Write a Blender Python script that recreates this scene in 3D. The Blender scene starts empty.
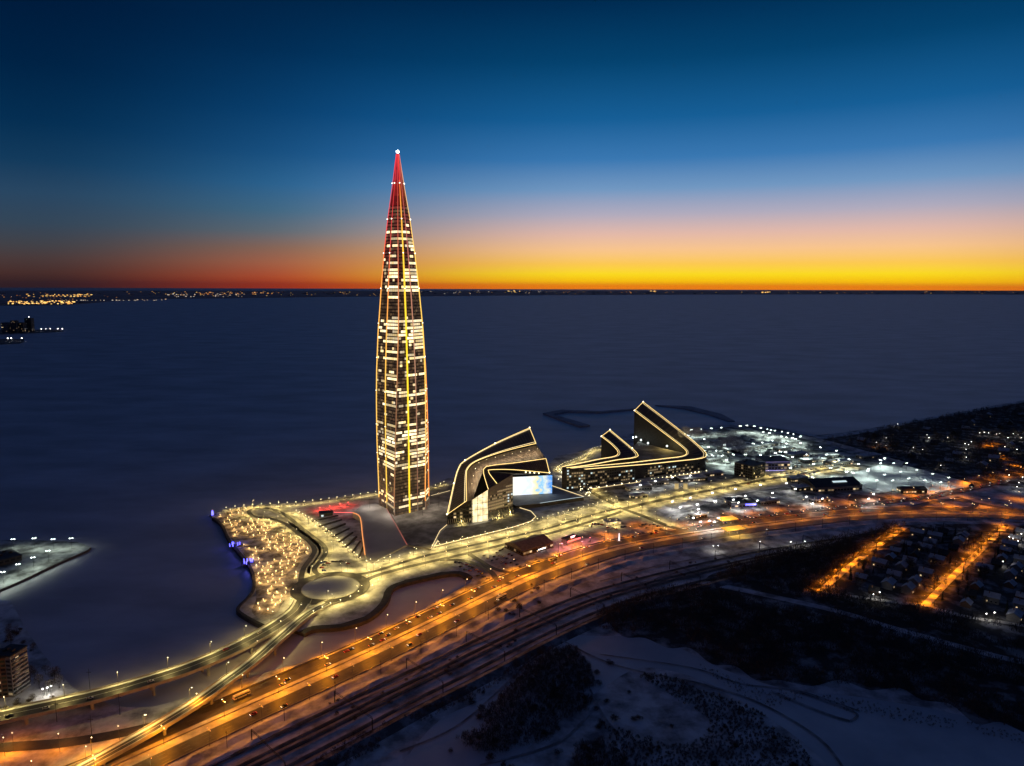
import bpy, math, random
from mathutils import Matrix, Vector
from mathutils.geometry import tessellate_polygon
random.seed(7)
R_ = math.radians
scn = bpy.context.scene
col = scn.collection

# ------------------------------------------------------------------ camera
F = 710.0
CAM_H = 297.0
cd = bpy.data.cameras.new('camera')
cam = bpy.data.objects.new('camera', cd); col.objects.link(cam)
cd.sensor_width = 36; cd.lens = 36 * F / 1024
cd.clip_start = 1; cd.clip_end = 200000
ROT = Matrix.Rotation(R_(90 - 7.82), 3, 'X') @ Matrix.Rotation(R_(0.17), 3, 'Z')
cam.matrix_world = Matrix.Translation((0, 0, CAM_H)) @ ROT.to_4x4()
scn.camera = cam
scn.render.resolution_x = 1024; scn.render.resolution_y = 766
scn.render.engine = 'CYCLES'
scn.cycles.use_denoising = True; scn.cycles.use_adaptive_sampling = False
scn.cycles.max_bounces = 4; scn.cycles.diffuse_bounces = 2; scn.cycles.glossy_bounces = 2
scn.cycles.transparent_max_bounces = 6; scn.cycles.volume_bounces = 0
scn.cycles.sample_clamp_indirect = 3; scn.cycles.sample_clamp_direct = 0
scn.view_settings.view_transform = 'Standard'; scn.view_settings.look = 'None'
scn.view_settings.exposure = 0; scn.view_settings.gamma = 1

def lin(*c):
    o = []
    for v in c:
        v /= 255.0
        o.append(v / 12.92 if v <= .04045 else ((v + .055) / 1.055) ** 2.4)
    return tuple(o)

# ------------------------------------------------------------------ dusk sky
def build_world():
    w = bpy.data.worlds.new('World'); scn.world = w; w.use_nodes = True
    nt = w.node_tree; nt.nodes.clear(); N = nt.nodes.new; L = nt.links.new
    def math_(op, a, b=None, clamp=False):
        n = N('ShaderNodeMath'); n.operation = op; n.use_clamp = clamp
        for i, v in enumerate((a, b)):
            if v is None: continue
            if isinstance(v, (int, float)): n.inputs[i].default_value = v
            else: L(v, n.inputs[i])
        return n.outputs[0]
    tc = N('ShaderNodeTexCoord'); sp = N('ShaderNodeSeparateXYZ'); L(tc.outputs['Generated'], sp.inputs[0])
    el = math_('MULTIPLY', math_('ARCSINE', sp.outputs['Z']), 180 / math.pi)
    az = math_('MULTIPLY', math_('ARCTAN2', sp.outputs['X'], sp.outputs['Y']), 180 / math.pi)
    diff = math_('ABSOLUTE', math_('SUBTRACT', az, 18.0))
    pos = math_('DIVIDE', el, 40.0, True)
    def ramp(stops):
        r = N('ShaderNodeValToRGB'); L(pos, r.inputs[0]); cr = r.color_ramp; cr.interpolation = 'B_SPLINE' if False else 'LINEAR'
        while len(cr.elements) > 1: cr.elements.remove(cr.elements[-1])
        for i, (e, c) in enumerate(stops):
            s = cr.elements[0] if i == 0 else cr.elements.new(e / 40.0)
            s.position = e / 40.0; s.color = (*lin(*c), 1)
        return r.outputs[0]
    A = ramp([(0, (255, 138, 0)), (.3, (255, 192, 6)), (.9, (255, 222, 30)), (1.7, (255, 203, 82)), (2.8, (250, 198, 142)), (4.0, (228, 186, 170)),
              (5.5, (178, 172, 190)), (7.4, (114, 152, 194)), (9.6, (58, 120, 178)), (12.5, (22, 94, 150)), (16.5, (4, 66, 110)), (20.5, (0, 42, 80)), (26, (10, 40, 78)), (40, (25, 36, 66))])
    B = ramp([(0, (186, 58, 22)), (.6, (200, 86, 48)), (1.7, (184, 108, 76)), (2.8, (152, 112, 92)), (4.0, (106, 116, 124)),
              (5.5, (72, 114, 142)), (7.4, (48, 108, 156)), (9.6, (28, 88, 140)), (12.5, (12, 70, 120)), (16.5, (2, 50, 92)), (20.5, (0, 34, 68)), (26, (10, 36, 72)), (40, (25, 36, 66))])
    C_ = ramp([(0, (50, 28, 30)), (.8, (72, 46, 43)), (1.7, (74, 58, 58)), (2.6, (66, 66, 72)), (4.0, (52, 70, 88)),
               (6.0, (40, 70, 98)), (8, (18, 58, 92)), (10.5, (4, 46, 82)), (14, (0, 34, 68)), (18, (0, 26, 58)), (26, (9, 31, 64)), (40, (25, 36, 66))])
    D = ramp([(0, (14, 18, 30)), (10, (10, 22, 46)), (40, (25, 36, 66))])
    def mix(f, a, b):
        m = N('ShaderNodeMixRGB'); L(f, m.inputs[0]); L(a, m.inputs[1]); L(b, m.inputs[2]); return m.outputs[0]
    def mr(a, b):
        m = N('ShaderNodeMapRange'); m.interpolation_type = 'SMOOTHSTEP'; m.inputs[1].default_value = a; m.inputs[2].default_value = b; L(diff, m.inputs[0]); return m.outputs[0]
    c = mix(mr(10, 38), A, B); c = mix(mr(27, 52), c, C_); c = mix(mr(56, 100), c, D)
    bg = N('ShaderNodeBackground'); L(c, bg.inputs[0]); bg.inputs[1].default_value = 1.0
    out = N('ShaderNodeOutputWorld'); L(bg.outputs[0], out.inputs[0])
build_world()

# light strengths in watts, colours of the lamps
SODIUM = (1.0, .30, .006); WARM = (1.0, .74, .22); GOLD = (1.0, .56, .16); COLD = (.82, 1.0, .86); WHITE = (1.0, .93, .8)
P_SODIUM, P_WARM, P_GOLD, P_COLD = 17000, 8200, 750, 14000

# ------------------------------------------------------------------ helpers
def ray(px, py):
    return ROT @ Vector(((px - 512) / F, (383 - py) / F, -1))
def U(px, py, z=3.0):
    d = ray(px, py); t = (z - CAM_H) / d.z
    return Vector((d.x * t, d.y * t, z))
def PY(px, py, Y):
    d = ray(px, py); t = Y / d.y
    return Vector((d.x * t, Y, CAM_H + d.z * t))

class MB:
    def __init__(s): s.v = []; s.f = []; s.m = []; s.c = []; s.usec = False
    def add(s, vs, fs, mi=0, c=None):
        o = len(s.v); s.v += [tuple(p) for p in vs]
        for f in fs: s.f.append(tuple(i + o for i in f)); s.m.append(mi); s.c.append(c or (0, 0, 0))
        if c: s.usec = True
    def quad(s, a, b, c, d, mi=0, col=None): s.add((a, b, c, d), ((0, 1, 2, 3),), mi, col)
    def box(s, cx, cy, z0, sx, sy, sz, rz=0, mi=0, col=None):
        ca, sa = math.cos(rz), math.sin(rz); v = []
        for z in (z0, z0 + sz):
            for x, y in ((-1, -1), (1, -1), (1, 1), (-1, 1)):
                x *= sx / 2; y *= sy / 2; v.append((cx + x * ca - y * sa, cy + x * sa + y * ca, z))
        s.add(v, ((3, 2, 1, 0), (4, 5, 6, 7), (0, 1, 5, 4), (1, 2, 6, 5), (2, 3, 7, 6), (3, 0, 4, 7)), mi, col)
    def prism(s, poly, z0, z1, mi=0, mtop=None, bottom=False):
        pts = [Vector((p[0], p[1], 0)) for p in poly]; n = len(pts)
        area = sum(pts[i].x * pts[(i + 1) % n].y - pts[(i + 1) % n].x * pts[i].y for i in range(n))
        if area < 0: pts.reverse()
        tris = tessellate_polygon([pts])
        zt = [z1] * n
        top = [(p.x, p.y, z1) for p in pts]; bot = [(p.x, p.y, z0) for p in pts]
        tf = []
        for t in tris:
            a, b, c = (pts[i] for i in t)
            tf.append(t if (b - a).cross(c - a).z > 0 else (t[0], t[2], t[1]))
        s.add(top, tf, mi if mtop is None else mtop)
        if bottom: s.add(bot, [tuple(reversed(t)) for t in tf], mi)
        for i in range(n):
            j = (i + 1) % n; s.quad(bot[i], bot[j], top[j], top[i], mi)
    def tube(s, pts, r, n=6, mi=0, col=None, r2=None, cap=True):
        pts = [Vector(p) for p in pts]; m = len(pts); rings = []
        up = Vector((0, 0, 1)); prev = None
        for i, p in enumerate(pts):
            d = (pts[min(i + 1, m - 1)] - pts[max(i - 1, 0)]).normalized()
            a = d.cross(up) if abs(d.z) < .95 else (prev - d * prev.dot(d) if prev else d.cross(Vector((0, 1, 0))))
            a.normalize(); prev = a; b = d.cross(a)
            rr = r if r2 is None else r + (r2 - r) * i / max(m - 1, 1)
            rings.append([p + (a * math.cos(k * 2 * math.pi / n) + b * math.sin(k * 2 * math.pi / n)) * rr for k in range(n)])
        vs = [q for rg in rings for q in rg]; fs = []
        for i in range(m - 1):
            for k in range(n):
                k2 = (k + 1) % n; fs.append((i * n + k, i * n + k2, (i + 1) * n + k2, (i + 1) * n + k))
        if cap: fs.append(tuple(reversed(range(n)))); fs.append(tuple((m - 1) * n + k for k in range(n)))
        s.add(vs, fs, mi, col)
    def ball(s, c, r, mi=0, col=None, sz=1.0, seg=8, rows=5):
        vs = [(c[0], c[1], c[2] + r * sz)]
        for i in range(1, rows):
            a = math.pi * i / rows
            for k in range(seg):
                b = 2 * math.pi * k / seg
                vs.append((c[0] + r * math.sin(a) * math.cos(b), c[1] + r * math.sin(a) * math.sin(b), c[2] + r * sz * math.cos(a)))
        vs.append((c[0], c[1], c[2] - r * sz)); fs = []
        for k in range(seg): fs.append((0, 1 + k, 1 + (k + 1) % seg)); fs.append((len(vs) - 1, len(vs) - 1 - seg + (k + 1) % seg, len(vs) - 1 - seg + k))
        for i in range(rows - 2):
            for k in range(seg):
                a = 1 + i * seg; fs.append((a + k, a + seg + k, a + seg + (k + 1) % seg, a + (k + 1) % seg))
        s.add(vs, fs, mi, col)
    def obj(s, name, mats, parent=None, smooth=False, local=False):
        off = Vector((0, 0, 0))
        if parent is not None and not local:
            q = parent
            while q: off += q.location; q = q.parent
        me = bpy.data.meshes.new(name)
        me.from_pydata([(p[0] - off.x, p[1] - off.y, p[2] - off.z) for p in s.v], [], s.f)
        for m in (mats if isinstance(mats, (list, tuple)) else [mats]): me.materials.append(m)
        me.polygons.foreach_set('material_index', s.m)
        if smooth: me.polygons.foreach_set('use_smooth', [True] * len(s.f))
        if s.usec:
            at = me.color_attributes.new('lamp', 'FLOAT_COLOR', 'CORNER'); dat = []
            for f, c in zip(s.f, s.c): dat += [c[0], c[1], c[2], 1.0] * len(f)
            at.data.foreach_set('color', dat)
        me.update()
        o = bpy.data.objects.new(name, me); col.objects.link(o)
        if parent is not None: o.parent = parent
        return o

def tag(o, label, cat, group=None, kind=None):
    if label: o['label'] = label
    if cat: o['category'] = cat
    if group: o['group'] = group
    if kind: o['kind'] = kind
    return o
def thing(name, label, cat, loc=(0, 0, 0), rz=0, group=None):
    o = bpy.data.objects.new(name, None); col.objects.link(o)
    o.location = loc; o.rotation_euler = (0, 0, rz)
    return tag(o, label, cat, group)
def copy_tree(o, parent=None):
    c = o.copy(); col.objects.link(c); c.parent = parent
    for ch in list(o.children): copy_tree(ch, c)
    return c
def structure(o): o['kind'] = 'structure'; return o
ORD = 'first second third fourth fifth sixth seventh eighth ninth tenth eleventh twelfth thirteenth fourteenth fifteenth sixteenth seventeenth eighteenth nineteenth twentieth'.split()
TENS = {20: 'twenty', 30: 'thirty', 40: 'forty', 50: 'fifty', 60: 'sixty', 70: 'seventy', 80: 'eighty', 90: 'ninety'}
def ordinal(i):
    if i < 20: return ORD[i]
    n = i + 1; t, u = n // 10 * 10, n % 10
    return TENS[t].replace('y', 'ieth') if u == 0 else TENS[t] + '-' + ORD[u - 1]

def smooth(pts, k=6):
    pts = [Vector(p) for p in pts]
    if len(pts) < 3: return pts
    out = []
    for i in range(len(pts) - 1):
        p0, p1, p2, p3 = pts[max(i - 1, 0)], pts[i], pts[i + 1], pts[min(i + 2, len(pts) - 1)]
        for j in range(k):
            t = j / k; t2 = t * t; t3 = t2 * t
            out.append(.5 * (2 * p1 + (p2 - p0) * t + (2 * p0 - 5 * p1 + 4 * p2 - p3) * t2 + (3 * p1 - p0 - 3 * p2 + p3) * t3))
    out.append(pts[-1]); return out
def path(px, z=3.0, k=6):
    return smooth([U(p[0], p[1], p[2] if len(p) > 2 else z) for p in px], k)
def normals(pts):
    ns = []
    for i in range(len(pts)):
        d = pts[min(i + 1, len(pts) - 1)] - pts[max(i - 1, 0)]; d.z = 0; d.normalize(); ns.append(Vector((-d.y, d.x, 0)))
    return ns
def offset(pts, d):
    return [p + n * d for p, n in zip(pts, normals(pts))]
def ribbon(mb, pts, w, dz=0, mi=0, thick=0.0, off=0.0):
    ns = normals(pts); up = Vector((0, 0, dz))
    a = [p + n * (off + w / 2) + up for p, n in zip(pts, ns)]; b = [p + n * (off - w / 2) + up for p, n in zip(pts, ns)]
    for i in range(len(pts) - 1): mb.quad(b[i], b[i + 1], a[i + 1], a[i], mi)
    if thick:
        t = Vector((0, 0, -thick))
        for i in range(len(pts) - 1):
            mb.quad(b[i] + t, b[i + 1] + t, b[i + 1], b[i], mi); mb.quad(a[i], a[i + 1], a[i + 1] + t, a[i] + t, mi)
            mb.quad(a[i] + t, a[i + 1] + t, b[i + 1] + t, b[i] + t, mi)
        for e in (0, len(pts) - 1): mb.quad(a[e], b[e], b[e] + t, a[e] + t, mi)
def along(pts, step, start=0.0):
    out = []; acc = -start; need = 0
    for i in range(len(pts) - 1):
        a, b = pts[i], pts[i + 1]; l = (b - a).length
        if l == 0: continue
        while acc + l >= need:
            t = (need - acc) / l
            if t >= 0: d = (b - a).normalized(); out.append((a + (b - a) * t, d))
            need += step
        acc += l
    return out
def inside(p, poly):
    r = False; n = len(poly); x, y = p
    for i in range(n):
        (x1, y1), (x2, y2) = poly[i][:2], poly[(i + 1) % n][:2]
        if (y1 > y) != (y2 > y) and x < (x2 - x1) * (y - y1) / (y2 - y1) + x1: r = not r
    return r

# ------------------------------------------------------------------ materials
def mat(name, base, rough=.8, base2=None, scale=.1, detail=6, spec=.3, metal=0, stretch=None, lo=.35, hi=.65, bump=0, bscale=None):
    m = bpy.data.materials.new(name); m.use_nodes = True; nt = m.node_tree; b = nt.nodes['Principled BSDF']
    b.inputs['Base Color'].default_value = (*base, 1); b.inputs['Roughness'].default_value = rough
    b.inputs['Specular IOR Level'].default_value = spec; b.inputs['Metallic'].default_value = metal
    N = nt.nodes.new; L = nt.links.new
    if base2 or bump:
        tc = N('ShaderNodeTexCoord'); mp = N('ShaderNodeMapping'); L(tc.outputs['Object'], mp.inputs[0])
        if stretch: mp.inputs['Scale'].default_value = stretch[:3]; mp.inputs['Rotation'].default_value = (0, 0, stretch[3] if len(stretch) > 3 else 0)
    if base2:
        no = N('ShaderNodeTexNoise'); L(mp.outputs[0], no.inputs[0]); no.inputs['Scale'].default_value = scale; no.inputs['Detail'].default_value = detail; no.inputs['Roughness'].default_value = .62
        cr = N('ShaderNodeValToRGB'); L(no.outputs[0], cr.inputs[0])
        cr.color_ramp.elements[0].position = lo; cr.color_ramp.elements[1].position = hi
        cr.color_ramp.elements[0].color = (*base, 1); cr.color_ramp.elements[1].color = (*base2, 1); L(cr.outputs[0], b.inputs['Base Color'])
    if bump:
        n2 = N('ShaderNodeTexNoise'); L(mp.outputs[0], n2.inputs[0]); n2.inputs['Scale'].default_value = bscale or scale * 3; n2.inputs['Detail'].default_value = 5
        bp = N('ShaderNodeBump'); bp.inputs['Strength'].default_value = bump; bp.inputs['Distance'].default_value = 1.0; L(n2.outputs[0], bp.inputs['Height']); L(bp.outputs[0], b.inputs['Normal'])
    return m
def glow(name, c, s):
    m = bpy.data.materials.new(name); m.use_nodes = True; b = m.node_tree.nodes['Principled BSDF']
    b.inputs['Base Color'].default_value = (.3, .3, .3, 1); b.inputs['Emission Color'].default_value = (*c, 1); b.inputs['Emission Strength'].default_value = s
    m.cycles.emission_sampling = 'NONE'; return m
def glow_attr(name, s, sampling='NONE', rough=.3, base=.03):
    m = bpy.data.materials.new(name); m.use_nodes = True; nt = m.node_tree; b = nt.nodes['Principled BSDF']
    a = nt.nodes.new('ShaderNodeAttribute'); a.attribute_name = 'lamp'
    b.inputs['Base Color'].default_value = (base, base * .85, base * .7, 1); b.inputs['Roughness'].default_value = rough
    nt.links.new(a.outputs['Color'], b.inputs['Emission Color']); b.inputs['Emission Strength'].default_value = s
    m.cycles.emission_sampling = sampling; return m

M = {}
M['ice'] = mat('snow_covered_ice', (.47, .44, .48), .5, (.74, .70, .76), .005, 14, lo=.36, hi=.66, stretch=(1, 2, 1, .25), spec=.6, bump=.4, bscale=.02)
M['snow'] = mat('trodden_snow', (.22, .22, .23), .85, (.78, .78, .80), .05, 12, lo=.36, hi=.6, bump=.6, bscale=.15)
M['snow_clean'] = mat('clean_snow', (.56, .58, .62), .8, (.74, .75, .78), .05, 8, bump=.3, bscale=.1)
M['snow_road'] = mat('packed_road_snow', (.34, .33, .31), .8, (.66, .65, .62), .10, 10, stretch=(1, 1, 1))
M['asphalt'] = mat('wet_asphalt', (.03, .029, .028), .5, (.085, .08, .075), .09, 8, spec=.4)
M['asphalt_hw'] = mat('motorway_asphalt', (.045, .043, .04), .55, (.10, .095, .09), .06, 8, spec=.4)
M['yard'] = mat('dirty_yard_ground', (.10, .10, .10), .85, (.58, .59, .59), .045, 12, lo=.42, hi=.6)
M['rubble'] = mat('snowy_rubble', (.28, .28, .32), .9, (.46, .46, .50), .05, 8)
M['park'] = mat('trodden_park_ground', (.16, .14, .12), .9, (.60, .57, .53), .09, 12, lo=.4, hi=.6)
M['shell'] = mat('smooth_snow_dusted_shell', (.40, .39, .40), .6, (.50, .49, .50), .03, 4)
M['roof_panel'] = mat('dark_roof_panel', (.05, .05, .052), .35, (.09, .088, .085), .3, 4, spec=.5)
M['hall_roof'] = mat('brown_hall_roof', (.14, .12, .10), .8, (.24, .21, .18), .25, 6)
M['track'] = mat('trodden_track_snow', (.16, .16, .17), .9, (.50, .50, .52), .07, 12, lo=.4, hi=.62)
M['paint'] = mat('worn_road_paint', (.20, .19, .18), .7)
M['concrete'] = mat('concrete', (.30, .30, .29), .8, (.42, .41, .39), .2, 6)
M['dark_concrete'] = mat('dark_quay_concrete', (.05, .05, .05), .9, (.11, .10, .10), .15, 6)
M['ballast'] = mat('railway_ballast', (.10, .095, .10), .95, (.42, .41, .43), .08, 8, lo=.45, hi=.7)
M['rail'] = mat('steel_rail', (.2, .19, .18), .4, metal=.8)
M['scrub'] = mat('scrub_ground', (.06, .055, .05), .95, (.40, .40, .41), .05, 14, lo=.47, hi=.64)
M['river'] = mat('frozen_river_snow', (.48, .53, .58), .7, (.74, .77, .80), .014, 12, lo=.35, hi=.65)
M['pole'] = mat('galvanised_pole', (.16, .16, .16), .5, metal=.6)
M['dark_metal'] = mat('dark_metal', (.03, .03, .033), .4, metal=.5)
M['roof_snow'] = mat('roof_snow', (.45, .46, .49), .8, (.66, .67, .70), .2, 6)
M['roof_dark'] = mat('dark_roof', (.035, .035, .037), .6, (.07, .07, .07), .3, 5)
M['wall_brick'] = mat('brown_brick_wall', (.20, .11, .07), .85, (.27, .16, .10), .8, 5)
M['wall_grey'] = mat('grey_rendered_wall', (.22, .22, .22), .85, (.30, .29, .28), .5, 5)
M['wall_dark'] = mat('dark_cladding_wall', (.04, .04, .045), .6, (.07, .07, .075), .5, 4)
M['wood_dark'] = mat('dark_timber_wall', (.06, .04, .03), .8, (.10, .07, .05), .6, 4)
M['glass'] = mat('dark_glass', (.02, .024, .03), .12, spec=.6)
M['bark'] = mat('winter_bark', (.05, .04, .035), .95)
M['twigs'] = mat('bare_twigs', (.075, .064, .054), .95, (.14, .12, .10), .5, 3)
M['needles'] = mat('dark_needles', (.018, .028, .018), .95, (.04, .05, .035), .6, 3)
M['tyre'] = mat('tyre_rubber', (.02, .02, .02), .9)
M['fin'] = mat('brown_facade_fins', (.20, .16, .13), .5, (.27, .22, .17), .3, 4)
M['podium'] = mat('podium_roof', (.16, .15, .14), .8, (.40, .38, .36), .05, 12, lo=.4, hi=.62)
M['paving'] = mat('plaza_paving', (.30, .29, .28), .7, (.46, .45, .44), .1, 6)
M['sodium_head'] = glow('sodium_lamp_head', (1, .66, .3), 9)
M['dim_head'] = glow('shaded_lamp_head', (1, .6, .25), 1.2)
M['warm_head'] = glow('warm_lamp_head', (1, .85, .5), 6)
M['cold_head'] = glow('cold_lamp_head', (.85, 1, .96), 14)
M['white_head'] = glow('white_lamp_head', (1, .97, .92), 12)
M['gold_bulb'] = glow('golden_fairy_bulb', (1, .70, .32), 9)
M['gold_strip'] = glow('golden_light_strip', (1, .68, .22), 2.2)
M['warm_strip'] = glow('warm_light_strip', (1, .76, .38), 1.3)
M['orange_strip'] = glow('orange_light_strip', (1, .33, .08), 1.3)
M['pink_strip'] = glow('pink_light_strip', (.9, .22, .16), .45)
M['red_light'] = glow('red_lit_panel', (1, .10, .10), 2.2)
M['blue_light'] = glow('blue_lit_panel', (.10, .10, 1), 4)
M['win_warm'] = glow('lit_window_warm', (1, .72, .38), .9)
M['win_dim'] = glow('dim_window', (1, .70, .34), .22)
M['win_cold'] = glow('lit_window_cold', (.75, .95, 1), .8)
M['lobby'] = glow('lit_lobby_glass', (1, .86, .5), 1.1)
M['headlight'] = glow('car_headlight', (1, .93, .8), 5)
M['taillight'] = glow('car_taillight', (1, .06, .03), 4)
M['gold_strip'].cycles.emission_sampling = 'AUTO'
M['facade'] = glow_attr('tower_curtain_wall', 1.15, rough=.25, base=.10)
M['edge'] = glow_attr('tower_edge_light', 1.4, 'AUTO')
M['farlight'] = glow_attr('far_town_light', 1.0)
M['wall_white'] = mat('white_wall', (.6, .6, .58), .7)
M['wall_blue'] = mat('blue_grey_wall', (.16, .17, .26), .6)
M['obelisk'] = glow('glowing_obelisk', (1, .92, .95), 1.6)
M['violet'] = glow('violet_wash_light', (.55, .45, 1), 1.4)
M['canopy_roof'] = glow('translucent_yellow_canopy', (1, .45, .02), .9)
M['silo'] = glow('glowing_silo_drum', (1, .72, .28), .5)
M['white_head2'] = glow('white_sign_light', (1, .95, .9), 2.5)
M['pink_sign'] = glow('pink_sign_light', (1, .45, .5), 3)
CARP = {n: mat(n + '_car_paint', c, .3, spec=.5) for n, c in dict(white=(.7, .7, .7), silver=(.4, .4, .42), black=(.015, .015, .016), grey=(.12, .12, .13), red=(.35, .03, .03), blue=(.03, .07, .25)).items()}

# ------------------------------------------------------------------ sea ice and land
def sheet(name, px, z, m, skirt=2.5, mskirt=None, k=0):
    pts = [U(p[0], p[1], z) if not isinstance(p, Vector) else p for p in px]
    if k: pts = smooth(pts, k)
    b = MB(); b.prism(pts, z - skirt, z, 1 if mskirt else 0, 0)
    return structure(b.obj(name, [m, mskirt] if mskirt else m))

b = MB(); S = 61000; n = 24
xs = [-S + 2 * S * i / n for i in range(n + 1)]; ys = [-3000 + (60000 + 3000) * (i / n) ** 2.2 for i in range(n + 1)]
for i in range(n):
    for j in range(n): b.quad((xs[i], ys[j], 0), (xs[i + 1], ys[j], 0), (xs[i + 1], ys[j + 1], 0), (xs[i], ys[j + 1], 0))
structure(b.obj('sea_ice', M['ice']))

COAST = [(-260, 585), (-60, 600), (10, 600), (25, 627), (40, 650), (55, 668), (74, 688), (96, 700), (125, 707), (152, 707), (186, 698), (216, 689), (262, 673), (300, 663),
         (330, 652), (370, 637), (420, 611), (470, 583), (473, 577), (460, 571), (441, 572), (405, 580), (389, 587), (383, 601), (366, 616), (340, 624), (312, 626), (299, 632), (284, 626), (264, 625),
         (240, 612), (239, 607), (246, 599), (252, 591), (253, 580), (249, 567), (240, 555), (228, 540), (222, 525), (212, 518), (211, 514), (222, 510), (236, 507),
         (262, 505), (300, 502), (340, 497), (378, 491), (430, 486), (448, 478), (500, 470), (550, 463), (556, 456), (580, 451), (604, 444), (630, 434), (690, 427), (745, 424), (772, 427),
         (800, 432), (816, 435), (840, 433), (872, 428), (920, 419), (965, 411), (1024, 400), (1200, 378)]
land = [U(p[0], p[1], 3) for p in COAST] + [Vector((4200, 2600, 3)), Vector((4200, -400, 3)), Vector((-1500, -400, 3)), Vector((-1500, 500, 3))]
b = MB(); b.prism(land, -.5, 3, 1, 0); structure(b.obj('snowy_ground', [M['snow'], M['dark_concrete']]))
# stone edge of the quay around the basin and the headland
def wallline(name, px, w, z0, z1, m, label, cat='quay wall'):
    pts = path(px, 3, 3); q = MB(); ribbon(q, [Vector((p.x, p.y, z1)) for p in pts], w, 0, 0, z1 - z0)
    return tag(q.obj(name, m), label, cat)
wallline('quay_wall', [(302, 633), (314, 628), (341, 626), (367, 618), (384, 603), (390, 589), (406, 582), (442, 574), (460, 573), (469, 577)], 7, -.3, 3.4, M['dark_concrete'], 'dark curved quay wall round the frozen basin beside the roundabout')
wallline('sea_wall', [(284, 628), (264, 626), (240, 613), (239, 607), (247, 599), (253, 591), (254, 580), (250, 567), (241, 555), (229, 540), (222, 525), (213, 518)], 3, -.3, 3.8, M['dark_concrete'], 'dark sea wall along the ice edge of the light-strewn headland', 'sea wall')

# far shore and its ground
def far_land(name, near, far_y, z, m):
    pts = [U(x, y, z) for x, y in near] + [U(near[-1][0], far_y, z), U(near[0][0], far_y, z)]
    q = MB(); q.prism(pts, -1, z, 0); return structure(q.obj(name, m))
M['far'] = mat('far_wooded_land', (.16, .12, .13), .95, (.42, .36, .38), .0012, 6)
far_land('far_shore_land', [(-120, 307), (0, 305), (70, 304.5), (110, 301), (170, 298.5), (260, 297.5), (330, 296.5), (420, 296), (560, 294.8), (700, 294.3), (820, 294.2), (960, 294.2), (1150, 295)], 290.6, 8, M['far'])
far_land('port_spit_land', [(-80, 336), (0, 334), (40, 332.5), (64, 331.3), (60, 330.2)], 329.6, 3, M['scrub'])
far_land('harbour_spit_land', [(-60, 345), (0, 344), (20, 343), (24, 341.5)], 339, 3, M['scrub'])

# pier on the left
sheet('pier_ground', [(-60, 552), (-20, 540), (30, 540), (78, 542), (91, 547), (88, 550), (58, 563), (20, 581), (-10, 594), (-60, 612)], 2.6, M['yard'], 3, M['dark_concrete'])
sheet('breakwater_ground', [(543, 413), (562, 409.5), (600, 411), (634, 408.3), (634, 409.2), (600, 412.3), (568, 411.3), (553, 414), (590, 425), (580, 426.2), (566, 421.5)], 3, M['rubble'], 3)
sheet('outer_breakwater_ground', [(655, 405), (690, 406), (722, 414), (735, 421), (728, 421), (708, 414), (684, 408.5)], 2, M['rubble'], 2)

# ------------------------------------------------------------------ ground covers, roads
Z = [3.02]
def zup(): Z[0] += .02; return Z[0]
def ground_patch(name, px, m, k=4):
    pts = smooth([U(p[0], p[1], 3) for p in px] + [U(px[0][0], px[0][1], 3)], k)[:-1]
    z = zup(); q = MB(); q.prism(pts, 3.0, z, 0); return structure(q.obj(name, m))
ground_patch('river_ice', [(400, 766), (440, 720), (500, 690), (560, 640), (600, 636), (660, 640), (720, 668), (790, 690), (860, 697), (960, 715), (1060, 745), (1100, 830), (900, 860), (840, 780), (800, 740), (740, 700), (690, 676), (640, 668), (600, 690), (560, 720), (480, 790), (420, 840)], M['river'])
ground_patch('scrub_ground', [(604, 616), (622, 604), (650, 600), (664, 590), (700, 582), (712, 574), (735, 568), (764, 560), (800, 548), (830, 544), (860, 534), (915, 524), (1000, 522), (1100, 530), (1150, 640), (1100, 738), (1060, 730), (1030, 734), (1000, 722), (976, 724), (950, 704), (922, 700), (900, 688), (870, 690), (840, 680), (812, 686), (780, 680), (756, 680), (735, 666), (712, 664), (690, 648), (668, 648), (645, 638), (622, 636)], M['scrub'])
ground_patch('yard_ground', [(694, 434), (712, 429), (746, 426), (774, 428), (800, 434), (818, 438), (850, 450), (890, 462), (880, 468), (850, 474), (820, 476), (780, 474), (740, 484), (716, 480), (700, 468)], M['yard'])
ground_patch('yard_ground', [(588, 492), (640, 482), (712, 474), (740, 480), (700, 488), (668, 494), (640, 499), (612, 503)], M['yard'])
ground_patch('yard_ground', [(676, 520), (700, 506), (740, 494), (800, 484), (830, 476), (860, 492), (900, 492), (880, 501), (830, 508), (760, 514), (710, 524)], M['yard'])
ground_patch('park_ground', [(214, 517), (238, 508), (256, 508), (249, 511.5), (256, 518.5), (271, 521.5), (288, 531), (302, 543), (308, 551), (304, 560), (298, 570), (296, 582), (293, 593), (282, 604), (278, 612), (264, 620), (252, 612), (256, 600), (255, 585), (253, 570), (245, 556), (233, 541), (224, 526)], M['park'])
ground_patch('suburb_ground', [(818, 440), (870, 432), (960, 414), (1100, 395), (1300, 420), (1200, 500), (1010, 486), (975, 484), (910, 467), (860, 452)], M['scrub'])
ground_patch('forest_track', [(660, 577), (700, 580), (770, 594), (840, 610), (900, 628), (1000, 655), (1040, 664), (1040, 668), (990, 657), (900, 632), (840, 614), (770, 598), (700, 584), (660, 580)], M['snow'])

def road(name, px, w, m=None, z=None, off=0, k=6):
    pts = path(px, 3, k); zz = z or zup()
    q = MB(); ribbon(q, [Vector((p.x, p.y, zz)) for p in pts], w, 0, 0, 0, off); structure(q.obj(name, m or M['asphalt'])); return pts
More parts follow.
